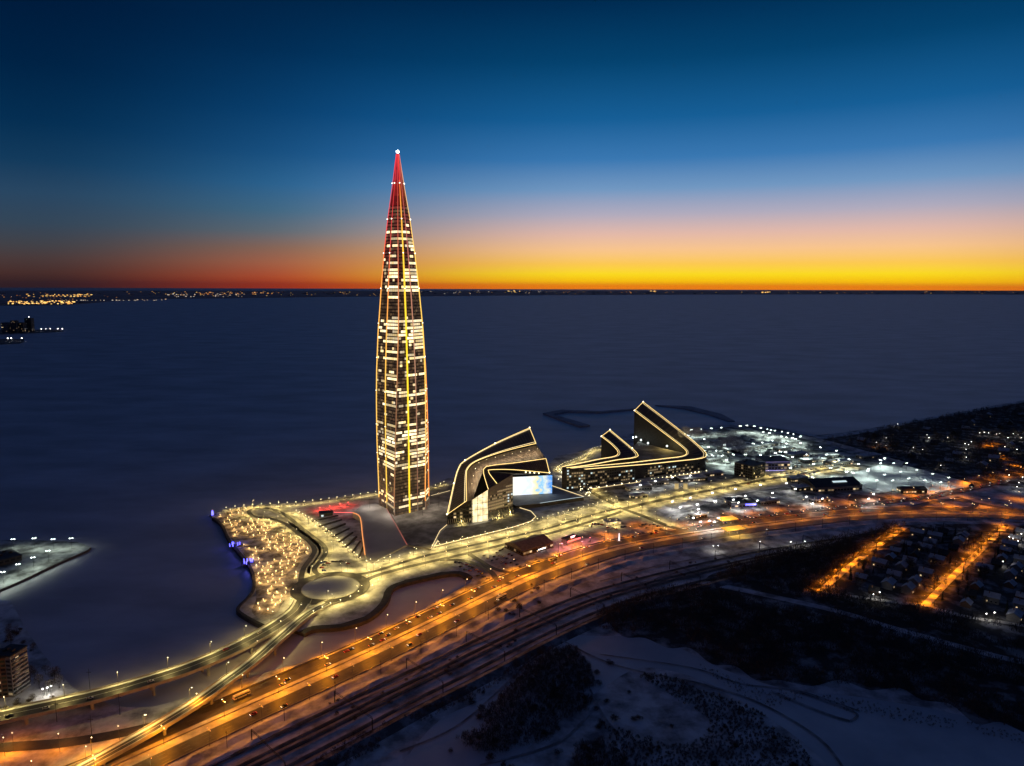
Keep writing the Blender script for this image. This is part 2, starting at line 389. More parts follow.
# motorway: traced along its bright median
MED = [(-110, 866), (0, 816.5), (100, 774), (200, 728.5), (300, 684), (380, 648), (460, 609.5), (500, 590), (540, 572.5), (602, 551.5), (650, 541), (703, 532.5), (760, 525), (824, 517.5), (880, 513.5), (950, 512.5), (1030, 515.5), (1140, 524)]
med = path(MED, 3, 8)
road('motorway_verge', MED, 48, M['snow_road'])
road('motorway_far_carriageway', MED, 13.6, M['asphalt_hw'], off=13)
road('motorway_near_carriageway', MED, 13.6, M['asphalt_hw'], off=-13)
q = MB(); zz = zup()
for off in (13, -13):
    for l in (-3.8, 0, 3.8):
        ps = along([Vector((p.x, p.y, zz)) for p in offset(med, off + l)], 14)
        for p, d in ps: n_ = Vector((-d.y, d.x, 0)) * .12; q.quad(p - n_, p + d * 5 - n_, p + d * 5 + n_, p + n_)
    for l in (-6.4, 6.4): ribbon(q, [Vector((p.x, p.y, zz)) for p in offset(med, off + l)], .3)
structure(q.obj('motorway_lane_marking', M['paint']))
def barrier(name, pts, label, h=1.0, m='concrete', z=3.0):
    q = MB(); ribbon(q, [Vector((p.x, p.y, z + h)) for p in pts], .5, 0, 0, h); return tag(q.obj(name, M[m]), label, 'barrier')
barrier('crash_barrier', offset(med, 1.4), 'long grey crash barrier running down the middle of the orange motorway')
barrier('crash_barrier', offset(med, 22), 'low crash barrier on the basin side of the orange motorway', .9, 'rail')
barrier('crash_barrier', offset(med, -21), 'low crash barrier between the orange motorway and the railway', .9, 'rail')
# lesser roads
road('slip_road', [(-80, 757), (0, 748), (69, 742.5), (142, 729), (200, 711), (250, 690), (320, 660)], 10, M['asphalt'])
LANE_A = [(334, 602), (303, 596), (301, 582), (303.5, 569), (311, 558), (314.5, 550), (309, 541.5), (298, 533.5), (285, 524), (270, 518.6), (255, 517), (249, 512.5), (252, 509.6), (266, 508.2), (278, 511.5), (288, 517), (300, 527), (313, 537), (323, 545), (325.6, 552.7), (320, 562), (314.5, 569), (318, 574.2), (328, 575.4), (350, 575.4), (375, 571.5), (400, 563.5), (428, 555.5), (470, 546), (520, 535), (548, 528.5), (575, 520.5), (600, 513), (624, 507.5)]
road('loop_road_verge', LANE_A[2:], 15, M['snow_road'])
loop = road('loop_road', LANE_A, 5.6)
LOWER = [(352, 596), (361, 586), (371, 578), (395, 570.5), (428, 562.5), (470, 553), (520, 541), (552, 533), (600, 519), (622, 511.5)]
road('boulevard_verge', LOWER, 15, M['snow_road'])
lower = road('boulevard', LOWER, 6.5)
road('slip_road', [(440, 560.5), (462, 560.5), (480, 566), (492, 573), (498, 581), (512, 584)], 6)
road('slip_road', [(468, 553.5), (480, 561), (492, 568), (508, 572.5), (530, 572), (556, 565)], 6)
CROSS = [(585, 489), (604, 499), (624, 509), (645, 517), (668, 526), (690, 532)]
cross = road('cross_street', CROSS, 8)
road('avenue_verge', [(622, 508), (645, 501), (668, 496), (700, 489.5), (740, 482), (785, 474.5), (820, 470), (845, 467)], 36, M['snow_road'])
AV = [(622, 509.5), (645, 504), (668, 499), (700, 492.5), (740, 484.5), (785, 476.5), (820, 471), (850, 466)]
avenue = road('avenue', AV, 9)
road('slip_road', [(655, 503), (672, 507), (690, 511), (688, 518), (668, 526)], 7, M['snow_road'])
road('frontage_road', [(690, 530), (735, 520), (790, 513), (840, 508), (880, 503), (930, 497), (970, 489), (1010, 480), (1060, 470)], 14, M['asphalt_hw'])
road('interchange_ramp', [(905, 510), (930, 503), (955, 500), (985, 505), (1015, 510), (1050, 512)], 9, M['asphalt_hw'])
road('interchange_ramp', [(880, 512), (915, 508), (960, 509.5), (975, 506), (972, 502), (955, 497)], 7, M['asphalt_hw'])
# roundabout ring
c0 = U(330.7, 587.8, 3)
def disc(name, r0, r1, m):
    q = MB(); z = zup(); n = 64
    for i in range(n):
        a, a2 = 2 * math.pi * i / n, 2 * math.pi * (i + 1) / n
        P = lambda r, t: (c0.x + r * math.cos(t), c0.y + r * math.sin(t), z)
        if r0: q.quad(P(r0, a), P(r1, a), P(r1, a2), P(r0, a2))
        else: q.add((P(0, 0), P(r1, a), P(r1, a2)), ((0, 1, 2),))
    return structure(q.obj(name, m))
disc('roundabout_road', 27.5, 38, M['asphalt'])
disc('roundabout_island', 0, 27.5, M['snow_clean'])
q = MB(); q.tube([(c0.x + 27.6 * math.cos(i * math.pi / 32), c0.y + 27.6 * math.sin(i * math.pi / 32), Z[0] + .1) for i in range(65)], .35, 5); structure(q.obj('roundabout_kerb', M['concrete']))
# near-shore street and the two orange village streets
st1 = road('village_street', [(820, 592), (834, 580), (848, 568), (870, 552), (890, 538), (906, 527)], 6.5, M['snow_road'])
st2 = road('village_street', [(925, 606), (940, 590), (958, 572), (978, 553), (995, 537), (1006, 527)], 6.5, M['snow_road'])
st3 = road('village_lane', [(820, 592), (860, 598), (905, 604), (925, 606), (960, 616), (1010, 624), (1060, 632)], 6, M['snow_road'])
# trodden tracks and vehicle ruts over the open snow
for pts, w in (([(400, 752), (455, 728), (500, 690), (545, 645)], 1.6), ([(560, 640), (600, 660), (640, 672), (700, 684), (760, 704), (820, 740), (850, 780)], 2.0), ([(590, 690), (606, 720), (640, 760)], 1.5), ([(600, 655), (690, 668), (740, 684), (800, 692), (860, 712)], 1.4), ([(772, 692), (800, 704), (830, 716), (850, 722)], 2.6), ([(850, 722), (856, 714), (820, 700), (790, 690)], 1.8), ([(480, 766), (560, 742), (600, 700)], 1.5), ([(330, 712), (400, 682), (450, 655), (520, 626), (570, 600)], 2.2), ([(345, 722), (420, 682), (470, 650)], 1.6), ([(600, 582), (660, 566), (720, 556), (770, 548)], 2.5), ([(620, 590), (690, 570), (740, 562)], 2), ([(560, 640), (580, 624), (620, 606), (640, 600)], 1.6)):
    road('snow_track', pts, w, M['track'])
# railway: three tracks running beside the motorway
RAIL = [(150, 826), (240, 778), (330, 733), (400, 697), (462, 667), (532, 632), (590, 607), (636, 592), (690, 578), (740, 566), (790, 556), (860, 545), (950, 538), (1040, 540), (1120, 548)]
rail = path(RAIL, 3, 6)
for i, off in enumerate((22, 9, 2.5, -12)):
    road('railway_track_bed', RAIL, 4.2, M['ballast'], off=off)
    q = MB()
    for s in (-.76, .76): ribbon(q, [Vector((p.x, p.y, Z[0] + .35)) for p in offset(rail, off + s)], .14, 0, 0, .3)
    structure(q.obj('railway_rail', M['rail']))
q = MB(); bank = offset(rail, -24)
for i in range(len(bank) - 1):
    n1, n2 = normals(bank)[i], normals(bank)[i + 1]
    h = Vector((0, 0, 2.2))
    q.quad(bank[i] - n1 * 7, bank[i + 1] - n2 * 7, bank[i + 1] + h, bank[i] + h); q.quad(bank[i] + h, bank[i + 1] + h, bank[i + 1] + n2 * 7, bank[i] + n1 * 7)
structure(q.obj('railway_embankment', M['ballast']))
# rough snow windrows between motorway and rails
for off, w, h in ((-27, 5, 1.6), (-40, 6, 2.0)):
    q = MB(); pts = offset(med, off); nn = normals(pts); rnd = random.Random(off)
    hs = [h * rnd.uniform(.2, 1.2) for _ in pts]
    for i in range(len(pts) - 1):
        a, c = Vector((0, 0, hs[i])), Vector((0, 0, hs[i + 1]))
        q.quad(pts[i] - nn[i] * w, pts[i + 1] - nn[i + 1] * w, pts[i + 1] + c, pts[i] + a); q.quad(pts[i] + a, pts[i + 1] + c, pts[i + 1] + nn[i + 1] * w, pts[i] + nn[i] * w)
    structure(q.obj('snow_windrow_ground', M['snow']))

# ------------------------------------------------------------------ viaducts
def viaduct(name, px, w, label, z=11, step=38, skip=()):
    pts = path([(x, y, zz) for x, y, zz in px], z, 6)
    root = thing(name, label, 'viaduct', pts[len(pts) // 2] * 1.0)
    q = MB(); ribbon(q, pts, w, 0, 0, 1.4); q.obj('deck', M['concrete'], root)
    q = MB(); ribbon(q, pts, w - 2.6, .03); q.obj('roadway', M['asphalt'], root)
    q = MB(); ribbon(q, pts, 2.2, .05, off=w / 2 - 1.8); ribbon(q, pts, 1.4, .05, off=-(w / 2 - 1.5)); ribbon(q, pts, .35, .06); q.obj('packed_snow_edge', M['snow_clean'], root)
    for s in (1, -1):
        q = MB(); ribbon(q, [p + Vector((0, 0, 1.0)) for p in offset(pts, s * (w / 2 - .25))], .4, 0, 0, 1.0); q.obj('parapet', M['concrete'], root)
    for p, d in along(pts, step, 5):
        if p.z < 5: continue
        n_ = Vector((-d.y, d.x, 0))
        q = MB(); g = p.z - 1.5
        for s in (-1, 1):
            c = p + n_ * s * w * .27; q.tube([(c.x, c.y, -.5), (c.x, c.y, g - 1.2)], 1.1, 8)
        q.tube([p + n_ * w * .45 - Vector((0, 0, 2.1)), p - n_ * w * .45 - Vector((0, 0, 2.1))], .9, 6)
        q.obj('pier', M['concrete'], root)
    return pts
v1 = viaduct('viaduct', [(-130, 752, 9), (-60, 733, 9), (0, 716.5, 10), (55.5, 704.5, 10), (97, 695, 10), (142, 682.5, 10), (190, 667, 10), (228, 651, 10), (254, 638, 9), (278, 624, 7), (296, 611, 4), (303, 600, 3.2)], 17, 'wide snow-edged viaduct sweeping over the ice from the roundabout')
v2 = viaduct('viaduct', [(20, 800, 4), (74, 772, 6), (122, 746, 9), (160, 724.5, 10), (195, 703, 10), (227, 680, 10), (252, 661.5, 9), (280, 637, 8), (306, 615, 5.5), (326, 604, 3.6), (338, 600, 3.2)], 11, 'narrow ramp viaduct crossing down to the orange motorway')

# ------------------------------------------------------------------ the skyscraper
TC = U(404.2, 508, 3)
PROF = [(152, .9), (180, 4.75), (220, 10.9), (255, 15.2), (289, 18.5), (330, 22), (370, 24), (400, 24.8), (440, 25.2), (500, 25), (530, 25)]
def proj(p):
    d = ROT.transposed() @ (Vector(p) - Vector((0, 0, CAM_H))); return 512 + F * d.x / -d.z, 383 - F * d.y / -d.z, -d.z
def interp(t, x):
    if x <= t[0][0]: return t[0][1]
    for (a, va), (b, vb) in zip(t, t[1:]):
        if x <= b: return va + (vb - va) * (x - a) / (b - a)
    return t[-1][1]
def trad(z):
    _, y, dep = proj((TC.x, TC.y, z)); return interp(PROF, y) * dep / F
TOPZ = 459
ANG0 = [-108, -64, -18.4, 15.5, 42, 63, 101, 140, 162, 184, 205, 230]
RAD0 = [1.03, .73, 1.16, .76, .78, .92, 1.0, .85, 1.0, .8, 1.05, .9]
RAD1 = [1.0, .88, 1.08, .95, .92, 1.0, 1.0, .92, 1, .9, 1, .92]
ANG1 = [-82, -44, -5, 14, 36, 78, 100, 130, 160, 190, 225, 255]
view = math.atan2(-TC.x, -TC.y)   # bearing from the tower to the photographer
def corner(i, z, extra=0.0):
    t = min(1, max(0, (z - 30) / 230)); a = R_(ANG0[i] + (ANG1[i] - ANG0[i]) * t); r = trad(z) * (RAD0[i] + (RAD1[i] - RAD0[i]) * t) + extra
    # angle 0 faces the photographer, positive to the right
    fx, fy = -TC.x, -TC.y; l = math.hypot(fx, fy); fx /= l; fy /= l
    rx, ry = -fy, fx
    return Vector((TC.x + r * (math.cos(a) * fx + math.sin(a) * rx), TC.y + r * (math.cos(a) * fy + math.sin(a) * ry), z))
def build_tower():
    root = thing('skyscraper', 'very tall tapering twisted glass tower with golden light lines and red lit spire', 'skyscraper', TC)
    rnd = random.Random(11)
    fh = 4.25; floors = int((395 - 3) / fh); n = 12
    DENS = [(150, 0), (196, .0), (200, .12), (230, .22), (238, .45), (246, .5), (256, .5), (268, .45), (286, .75), (299, .7), (303, .06), (311, .06), (313, .95), (350, .9), (358, .5), (365, .08), (371, .10), (374, .85), (384, .5), (392, .8), (400, .55), (415, .7), (455, .75), (463, .9), (465, .15), (487, .12), (490, .95), (501, .9), (503, .1), (520, .2)]
    core = MB(); bands = MB(); panes = MB()
    for k in range(floors):
        z0 = 3 + k * fh; z1 = z0 + fh; zw = z0 + fh * .30
        _, y, _ = proj((TC.x, TC.y, z0 + 2)); dn = interp(DENS, y)
        band = rnd.random() < dn * .82
        for i in range(n):
            j = (i + 1) % n
            A0, B0 = corner(i, z0), corner(j, z0); AW, BW = corner(i, zw), corner(j, zw); A1, B1 = corner(i, z1), corner(j, z1)
            mid = lambda p, q, s: p.lerp(q, s)
            bands.quad(corner(i, z0, .12), corner(j, z0, .12), corner(j, zw, .12), corner(i, zw, .12))
            nb = max(1, round((B0 - A0).length / 3.4)); recess = i in (2, 3, 7, 9)
            full = i in (1, 3, 4, 5)
            if band: lvl = rnd.choice((1, 1, 1, .95)) if full else rnd.choice((.95, .8, .5))
            else: lvl = (rnd.choice((.0, .0, .03, .15, 1)) if full else rnd.choice((.02, .1, .25, .45))) * min(1, dn * 1.1)
            lvl *= {0: .5, 2: .8, 6: .5}.get(i, 1)
            if dn < .3 and lvl > .4: lvl = .3
            fb = rnd.choice((.6, 1.0, 1.4, 1.8)) * rnd.uniform(.85, 1.15); run = False
            for s in range(nb):
                s0, s1 = s / nb + .006, (s + 1) / nb - .006
                run = rnd.random() < (lvl * .72 + (.27 if run else 0))
                if run: e = fb * rnd.uniform(.88, 1.08); w = rnd.random(); c = (e, e * (.70 + .12 * w), e * (.28 + .26 * w))
                elif rnd.random() < .35: e = rnd.uniform(.03, .16); c = (e, e * .6, e * .3)
                else:
                    e = rnd.uniform(.018, .06); c = (e, e * .6, e * .34)  # unlit panes emit faint brown, for dim interiors and edge-light glow
                    if z0 > 300: e += .1 * min(1, (z0 - 300) / 80); c = (e, e * .2, e * .14)  # red light of the spire carried down into the unlit panes' colour
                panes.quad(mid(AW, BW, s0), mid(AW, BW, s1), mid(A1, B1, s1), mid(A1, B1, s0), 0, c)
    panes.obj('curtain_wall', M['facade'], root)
    bands.obj('floor_band', M['wall_dark'], root)
    zs = [3, 30, 60, 100, 150, 200, 250, 300, 340, 380, 400, 430, 458]
    q = MB()
    for a, b_ in zip(zs, zs[1:]):
        for i in range(n):
            j = (i + 1) % n; q.quad(corner(i, a, -.6), corner(j, a, -.6), corner(j, b_, -.6), corner(i, b_, -.6))
    q.obj('core', M['wall_dark'], root)
    # spire panels, red floodlighting put in as their own glow
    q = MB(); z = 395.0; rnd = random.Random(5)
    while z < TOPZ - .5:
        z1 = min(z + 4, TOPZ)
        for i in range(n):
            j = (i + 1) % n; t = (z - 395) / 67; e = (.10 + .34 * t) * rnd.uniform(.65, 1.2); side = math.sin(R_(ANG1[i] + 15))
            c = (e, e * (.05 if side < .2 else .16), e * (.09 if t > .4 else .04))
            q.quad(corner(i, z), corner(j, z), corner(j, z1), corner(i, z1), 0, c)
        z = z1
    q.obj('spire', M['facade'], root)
    RED, ORA, GLD, YEL, BRN = (.85, .035, .04), (1, .30, .06), (1, .55, .10), (1, .66, .03), (.28, .12, .05)
    T = {0: [(0, GLD), (200, GLD), (280, (1, .42, .08)), (320, (.9, .2, .05)), (355, RED), (462, RED)],
         1: [(0, (1, .60, .08)), (200, (1, .52, .08)), (270, (.9, .34, .07)), (320, (.7, .12, .05)), (350, (.6, .05, .05)), (462, RED)],
         2: [(0, BRN), (150, (.22, .1, .05)), (230, (.6, .24, .08)), (330, (.5, .12, .06)), (462, (.7, .05, .05))],
         3: [(0, YEL), (240, YEL), (350, (1, .55, .05)), (400, (1, .35, .05)), (425, RED), (462, RED)],
         4: [(0, (.12, .05, .03)), (230, (.4, .2, .12)), (462, (.5, .06, .08))],
         5: [(0, ORA), (120, (1, .5, .1)), (240, (1, .6, .1)), (380, (1, .6, .12)), (425, (1, .45, .1)), (462, RED)],
         6: [(0, ORA), (150, ORA), (230, (1, .5, .08)), (300, (1, .68, .2)), (415, (1, .7, .25)), (430, (.9, .1, .1)), (462, RED)]}
    zz = [3 + i * (TOPZ - 3) / 70 for i in range(71)]
    for i in range(n):
        q = MB(); tab = T.get(i, [(0, GLD), (330, ORA), (400, RED), (462, RED)]); w = 1.05 if i == 3 else .62
        for a, b_ in zip(zz, zz[1:]):
            for (h0, c0_), (h1, c1_) in zip(tab, tab[1:]):
                if h0 <= a <= h1: t = (a - h0) / (h1 - h0); c = tuple(x + (y - x) * t for x, y in zip(c0_, c1_)); break
            k = 1.05
            q.tube([corner(i, a, .5), corner(i, b_, .5)], w * (1 if a < 300 else max(.35, (470 - a) / 170)), 4, 0, tuple(v * k for v in c), cap=False)
        q.obj('edge_light', M['edge'], root)
    for ypx in (184, 220, 254, 289, 323, 357, 390, 424, 453):
        z = next(h for h in range(3, 470) if proj((TC.x, TC.y, h))[1] <= ypx)
        for i in (0, 1, 3, 5, 6):
            if ypx > 300 and i in (3,): continue
            q = MB(); q.ball(corner(i, z, 1.0), .5 if ypx > 300 else .65, seg=6, rows=4); q.obj('obstruction_light', M['obst'], root)
    q = MB(); q.tube([(TC.x, TC.y, 455), (TC.x, TC.y, 461)], .5, 6); q.obj('mast', M['pole'], root)
    q = MB(); q.ball((TC.x, TC.y, 461.5), 1.8, seg=10, rows=6); q.obj('beacon', M['beacon'], root)
    for i in range(12):
        q = MB(); q.tube([corner(i, 2.9, .3), corner(i, 16, .3)], .8, 6); q.obj('base_column', M['concrete'], root)
M['obst'] = glow('white_obstruction_light', (1, .86, .7), 5)
M['beacon'] = glow('white_beacon', (.9, .97, 1), 20)
build_tower()
for i, a in enumerate((-75, -20, 30, 80)):  # added fill lamps, brightening the ramp roof and terrace
    fx, fy = -TC.x, -TC.y; l = math.hypot(fx, fy); fx /= l; fy /= l; p = Vector((TC.x + 46 * (math.cos(R_(a)) * fx - math.sin(R_(a)) * fy), TC.y + 46 * (math.cos(R_(a)) * fy + math.sin(R_(a)) * fx), 4.5))
    rt = thing('forecourt_fill_lamp', f'{ordinal(i)} tall added fill lamp round the foot of the skyscraper, counted from the ramp roof', 'lamp', p)
    q = MB(); q.tube([p - Vector((0, 0, 1.6)), p + Vector((0, 0, 20))], .18, 6, r2=.1); q.obj('pole', M['pole'], rt); q = MB(); q.box(p.x, p.y, p.z + 20, .7, .7, .3); q.obj('lamp_head', M['dim_head'], rt)
    ld = bpy.data.lights.new('forecourt_fill_light', 'SPOT'); ld.color = (1, .84, .66); ld.energy = 13000; ld.spot_size = R_(165); ld.spot_blend = .6; ld.shadow_soft_size = .4; o = bpy.data.objects.new('forecourt_fill_light', ld); col.objects.link(o); o.parent = rt; o.location = (0, 0, 19.8)

# ------------------------------------------------------------------ wedge-roofed blocks beside the tower
def facing(a, b):
    d = b - a; n_ = Vector((d.y, -d.x, 0)).normalized()
    return n_ if n_.dot(Vector((0, 0, 0)) - (a + b) / 2) > 0 else -n_
def window_grid(mb, a, b, za, zb, z0, dx=4.0, dy=4.2, p=(.5, .3, .2), rnd=random, gap=.25, out=.12, topm=1.0, only=None, sink=None):
    """panes on the wall from a to b whose top runs from za to zb"""
    n_ = facing(a, b) * out; L_ = (b - a).length; nc = max(1, int(L_ / dx)); hi = max(za, zb); nr = max(1, int((hi - z0) / dy))
    for r in range(nr):
        if only is not None and r != only: continue
        for c in range(nc):
            s0, s1 = (c + gap / 2) / nc, (c + 1 - gap / 2) / nc; y0, y1 = z0 + r * dy + dy * .3, z0 + r * dy + dy * .85
            if y1 > za + (zb - za) * (s0 if zb < za and False else min(s0, s1) if zb > za else max(s0, s1)) - topm: continue
            P = lambda s, z: Vector((a.x + (b.x - a.x) * s, a.y + (b.y - a.y) * s, z)) + n_
            v = rnd.random(); mi = 0 if v < p[0] else 1 if v < p[0] + p[1] else 2
            
            if sink is not None:
                mb = MB(); mb.quad(P(s0, y0), P(s1, y0), P(s1, y1), P(s0, y1), mi); sink.append(mb); continue
            mb.quad(P(s0, y0), P(s1, y0), P(s1, y1), P(s0, y1), mi)
def wall_strip(mb, tops, z0, mi=0):
    for a, b in zip(tops, tops[1:]): mb.quad((a.x, a.y, z0), (b.x, b.y, z0), b, a, mi)
def strip_roof(mb, A, B, mi=0):
    n = max(len(A), len(B)) * 4
    def res(P):
        P = smooth(P, 6); ls = [0]
        for a, b in zip(P, P[1:]): ls.append(ls[-1] + (b - a).length)
        out = []
        for i in range(n + 1):
            t = ls[-1] * i / n; k = 0
            while k < len(ls) - 2 and ls[k + 1] < t: k += 1
            out.append(P[k].lerp(P[k + 1], (t - ls[k]) / max(1e-6, ls[k + 1] - ls[k])))
        return out
    a, b = res(A), res(B)
    for i in range(n): mb.quad(a[i], a[i + 1], b[i + 1], b[i], mi)
    return a, b
def light_line(pts, name, root, m='gold_strip', r=.36, lift=.6, k=1):
    P = [p + Vector((0, 0, lift)) for p in (smooth(pts, k) if k > 1 else pts)]
    q = MB(); q.tube(P, r, 5); return q.obj(name, M[m], root)

def window_rows(root, a, b, za, zb, z0, dx, dy, p, rnd, topm=1.0, gap=.25, glass='win_cold', name='window_band'):
    for r in range(max(1, int((max(za, zb) - z0) / dy))):
        w = MB(); window_grid(w, a, b, za, zb, z0, dx, dy, p, rnd, gap, topm=topm, only=r)
        if w.v: w.obj(name, [M['glass'], M['win_dim'], M[glass]], root)
def lamp(root, p, c, e, r=.4, name='lamp_globe'):
    g = MB(); g.ball(p, .3, seg=6, rows=4); g.obj(name, M['warm_head'], root)
    ld = bpy.data.lights.new(name, 'POINT'); ld.color = c; ld.energy = e; ld.shadow_soft_size = r; o = bpy.data.objects.new(name, ld); col.objects.link(o); o.parent = root; o.location = p - root.location + Vector((0, 0, -.5))
def build_west_block():
    P = lambda l: [PY(*t) for t in l]
    R1o = P([(447, 515, 847), (453.8, 484, 900), (458.2, 469, 930), (465, 460.8, 950), (495, 443.8, 1000), (529.6, 428.2, 1042)])
    R1i = P([(466.3, 501.5, 857), (466.3, 476.4, 905), (468.2, 468.3, 925), (477.6, 460.9, 940), (505, 451.4, 972), (536, 443.8, 998)])
    R2o = P([(488.3, 489.6, 865), (483.3, 470.3, 896), (491.4, 465.9, 908), (515.2, 463.2, 930), (546, 458.9, 968)])
    R2i = P([(497, 484, 874), (488, 471.5, 893), (494, 470, 900), (515, 470.2, 915), (549.5, 473.3, 962)])
    root = thing('wedge_building', 'dark boomerang-roofed block beside the tower with golden edges and a glowing screen', 'office building', U(480, 515))
    rnd = random.Random(3)
    q = MB(); a1, b1 = strip_roof(q, R1o, R1i); q.obj('roof', M['roof_panel'], root)
    q = MB()
    for i in range(0, len(a1) - 1):
        for t in (0, .5):
            p0 = a1[i].lerp(a1[i + 1], t); p1 = b1[i].lerp(b1[i + 1], t); u = Vector((0, 0, .5))
            q.tube([p0.lerp(p1, .08) + u, p0.lerp(p1, .92) + u], .35, 4)
    q.obj('roof_fin', M['fin'], root)
    q = MB(); a2, b2 = strip_roof(q, [p - Vector((0, 0, 2)) for p in R1i], [p - Vector((0, 0, 2)) for p in ([PY(472, 500, 857)] + R2o[1:])]); q.obj('lower_roof', M['fin_rib'], root)
    q = MB(); strip_roof(q, R2o, R2i); q.obj('inner_roof', M['roof_panel'], root)
    q = MB(); a3, b3 = strip_roof(q, R2o, R2i)
    q = MB()
    for i in range(len(a3) - 1):
        u = Vector((0, 0, .5))
        for t in (0, .5):
            p0 = a3[i].lerp(a3[i + 1], t); p1 = b3[i].lerp(b3[i + 1], t); q.tube([p0.lerp(p1, .1) + u, p0.lerp(p1, .9) + u], .3, 4)
    q.obj('inner_roof_fin', M['fin'], root)
    for nm, pts in (('edge_light', a1), ('edge_light', b1), ('edge_light', a3), ('edge_light', b3), ('edge_light', [R1o[-1], R1i[-1]]), ('edge_light', [R1o[0], R1i[0]]), ('edge_light', [R2o[-1], R2i[-1]])):
        light_line(pts, nm, root)
    off = [p.lerp(r, .06) for p, r in zip(a1, b1)]; light_line(off, 'edge_light', root, 'warm_strip', .4)
    off = [p.lerp(r, .10) for p, r in zip(b1, a1)]; light_line(off, 'edge_light', root, 'warm_strip', .4)
    # walls
    f = [R1o[0], R1i[0], PY(472, 500, 856), PY(488.3, 489.6, 865), PY(512.7, 474, 893)]
    q = MB(); wall_strip(q, [f[0], f[1], f[2]], 3); q.obj('front_wall', M['wall_dark'], root); q = MB(); wall_strip(q, [f[3], f[4]], 14); q.obj('front_wall', M['wall_grey'], root)
    q = MB(); wall_strip(q, [f[2], f[3]], 3); q.obj('lobby_glass', M['lobby_grid'], root)
    window_rows(root, f[0], f[2], 17, 30, 5, 4, 4.5, (.7, .28, .02), rnd, glass='win_warm'); window_rows(root, f[3], f[4], f[3].z, f[4].z, 15, 3.0, 4.0, (.18, .80, .02), rnd, topm=9, gap=.12)
    n_ = facing(f[2], f[3]) * .3
    for s in (.02, .34, .66, .98):
        q = MB(); p = f[2].lerp(f[3], s) + n_; q.tube([(p.x, p.y, 3), p], .28, 4); q.obj('mullion', M['dark_metal'], root)
    for z_ in (11, 19, 27, 34):
        q = MB(); q.tube([Vector((f[2].x, f[2].y, z_)) + n_, Vector((f[3].x, f[3].y, z_)) + n_], .22, 4); q.obj('transom', M['dark_metal'], root)
    for p, e in ((f[3].lerp(f[4], .3), 5000), (f[3].lerp(f[4], .8), 4000), (f[0].lerp(f[2], .5), 2500)):  # added lamps, put in to brighten the undercroft columns
        lamp(root, Vector((p.x, p.y, 8)) + facing(f[3], f[4]) * 4, WARM, e, .6)
    for k in range(3, len(b1) - 1, 2):
        lamp(root, b1[k].lerp(b2[k], .55) + Vector((0, 0, 7)), (1, .76, .45), 3600, .5, 'ledge_fill_lamp')  # fill lamps added over the lower roof to bring out its ribs

    for i in range(9):
        s = (i + .5) / 9; p = f[3].lerp(f[4], s); c = MB(); nrm = facing(f[3], f[4])
        c.tube([Vector((p.x, p.y, 14)) , Vector((p.x, p.y, 3)) + nrm * 6], .5, 6); c.obj('column', M['concrete'], root)
    for i in range(12):
        p = f[0].lerp(f[2], (i + .5) / 12); nrm = facing(f[0], f[2]); c = MB(); c.tube([Vector((p.x, p.y, 10)) + nrm * .4, Vector((p.x, p.y, 3)) + nrm * 5], .4, 5); c.obj('column', M['concrete'], root)
    back = MB(); wall_strip(back, list(a1) + [R1i[-1], R2o[-1]], 3); wall_strip(back, [f[4], PY(513, 480, 966)], 3)
    back.obj('outer_wall', M['wall_dark'], root)
    q = MB(); q.add([f[3], f[4], PY(512.9, 475, 964), R2i[-1], R2i[3], R2i[2], R2i[1], R2i[0]], [tuple(range(8))]); q.obj('soffit_roof', M['roof_dark'], root)
    # media screen under the overhang
    a, b_ = U(509, 496, 8), U(552, 493.5, 8); a.z = b_.z = 8.4
    n_ = facing(a, b_); q = MB(); q.prism([(p_.x, p_.y) for p_ in (a, b_, b_ - n_ * 1.5, a - n_ * 1.5)], 8.0, 35); q.obj('screen_back', M['wall_dark'], root)
    n_ = facing(a, b_) * .3; q = MB(); q.quad(a + n_, b_ + n_, b_ + n_ + Vector((0, 0, 26.2)), a + n_ + Vector((0, 0, 26.2))); q.obj('media_screen', M['screen'], root)
    for i, s in enumerate((.3, .42, .55, .68)):
        p = R2i[3].lerp(R2i[4], s); c = MB(); c.ball(p + Vector((0, -1, -1)), .9); c.obj('soffit_lamp', M['warm_head'], root)
    for p in (R1o[-1], R1o[1], R1o[3], R1o[4], R2i[-1], R1o[0]):
        c = MB(); c.ball(p + Vector((0, 0, 1.0)), .9); c.obj('corner_lamp', M['warm_head'], root)
def striped(name, c1, c2, scale):
    m = mat(name, c1, .5); nt = m.node_tree; b = nt.nodes['Principled BSDF']; w = nt.nodes.new('ShaderNodeTexWave'); tc = nt.nodes.new('ShaderNodeTexCoord')
    nt.links.new(tc.outputs['Object'], w.inputs[0]); w.inputs['Scale'].default_value = scale; w.bands_direction = 'X'; w.inputs['Distortion'].default_value = .6
    cr = nt.nodes.new('ShaderNodeValToRGB'); cr.color_ramp.elements[0].color = (*c1, 1); cr.color_ramp.elements[1].color = (*c2, 1)
    nt.links.new(w.outputs['Fac'], cr.inputs[0]); nt.links.new(cr.outputs[0], b.inputs['Base Color']); return m, cr
M['fin_rib'], _c = striped('ribbed_brown_roof', (.10, .08, .065), (.34, .28, .23), .16)
m = M['fin_rib']; b_ = m.node_tree.nodes['Principled BSDF']
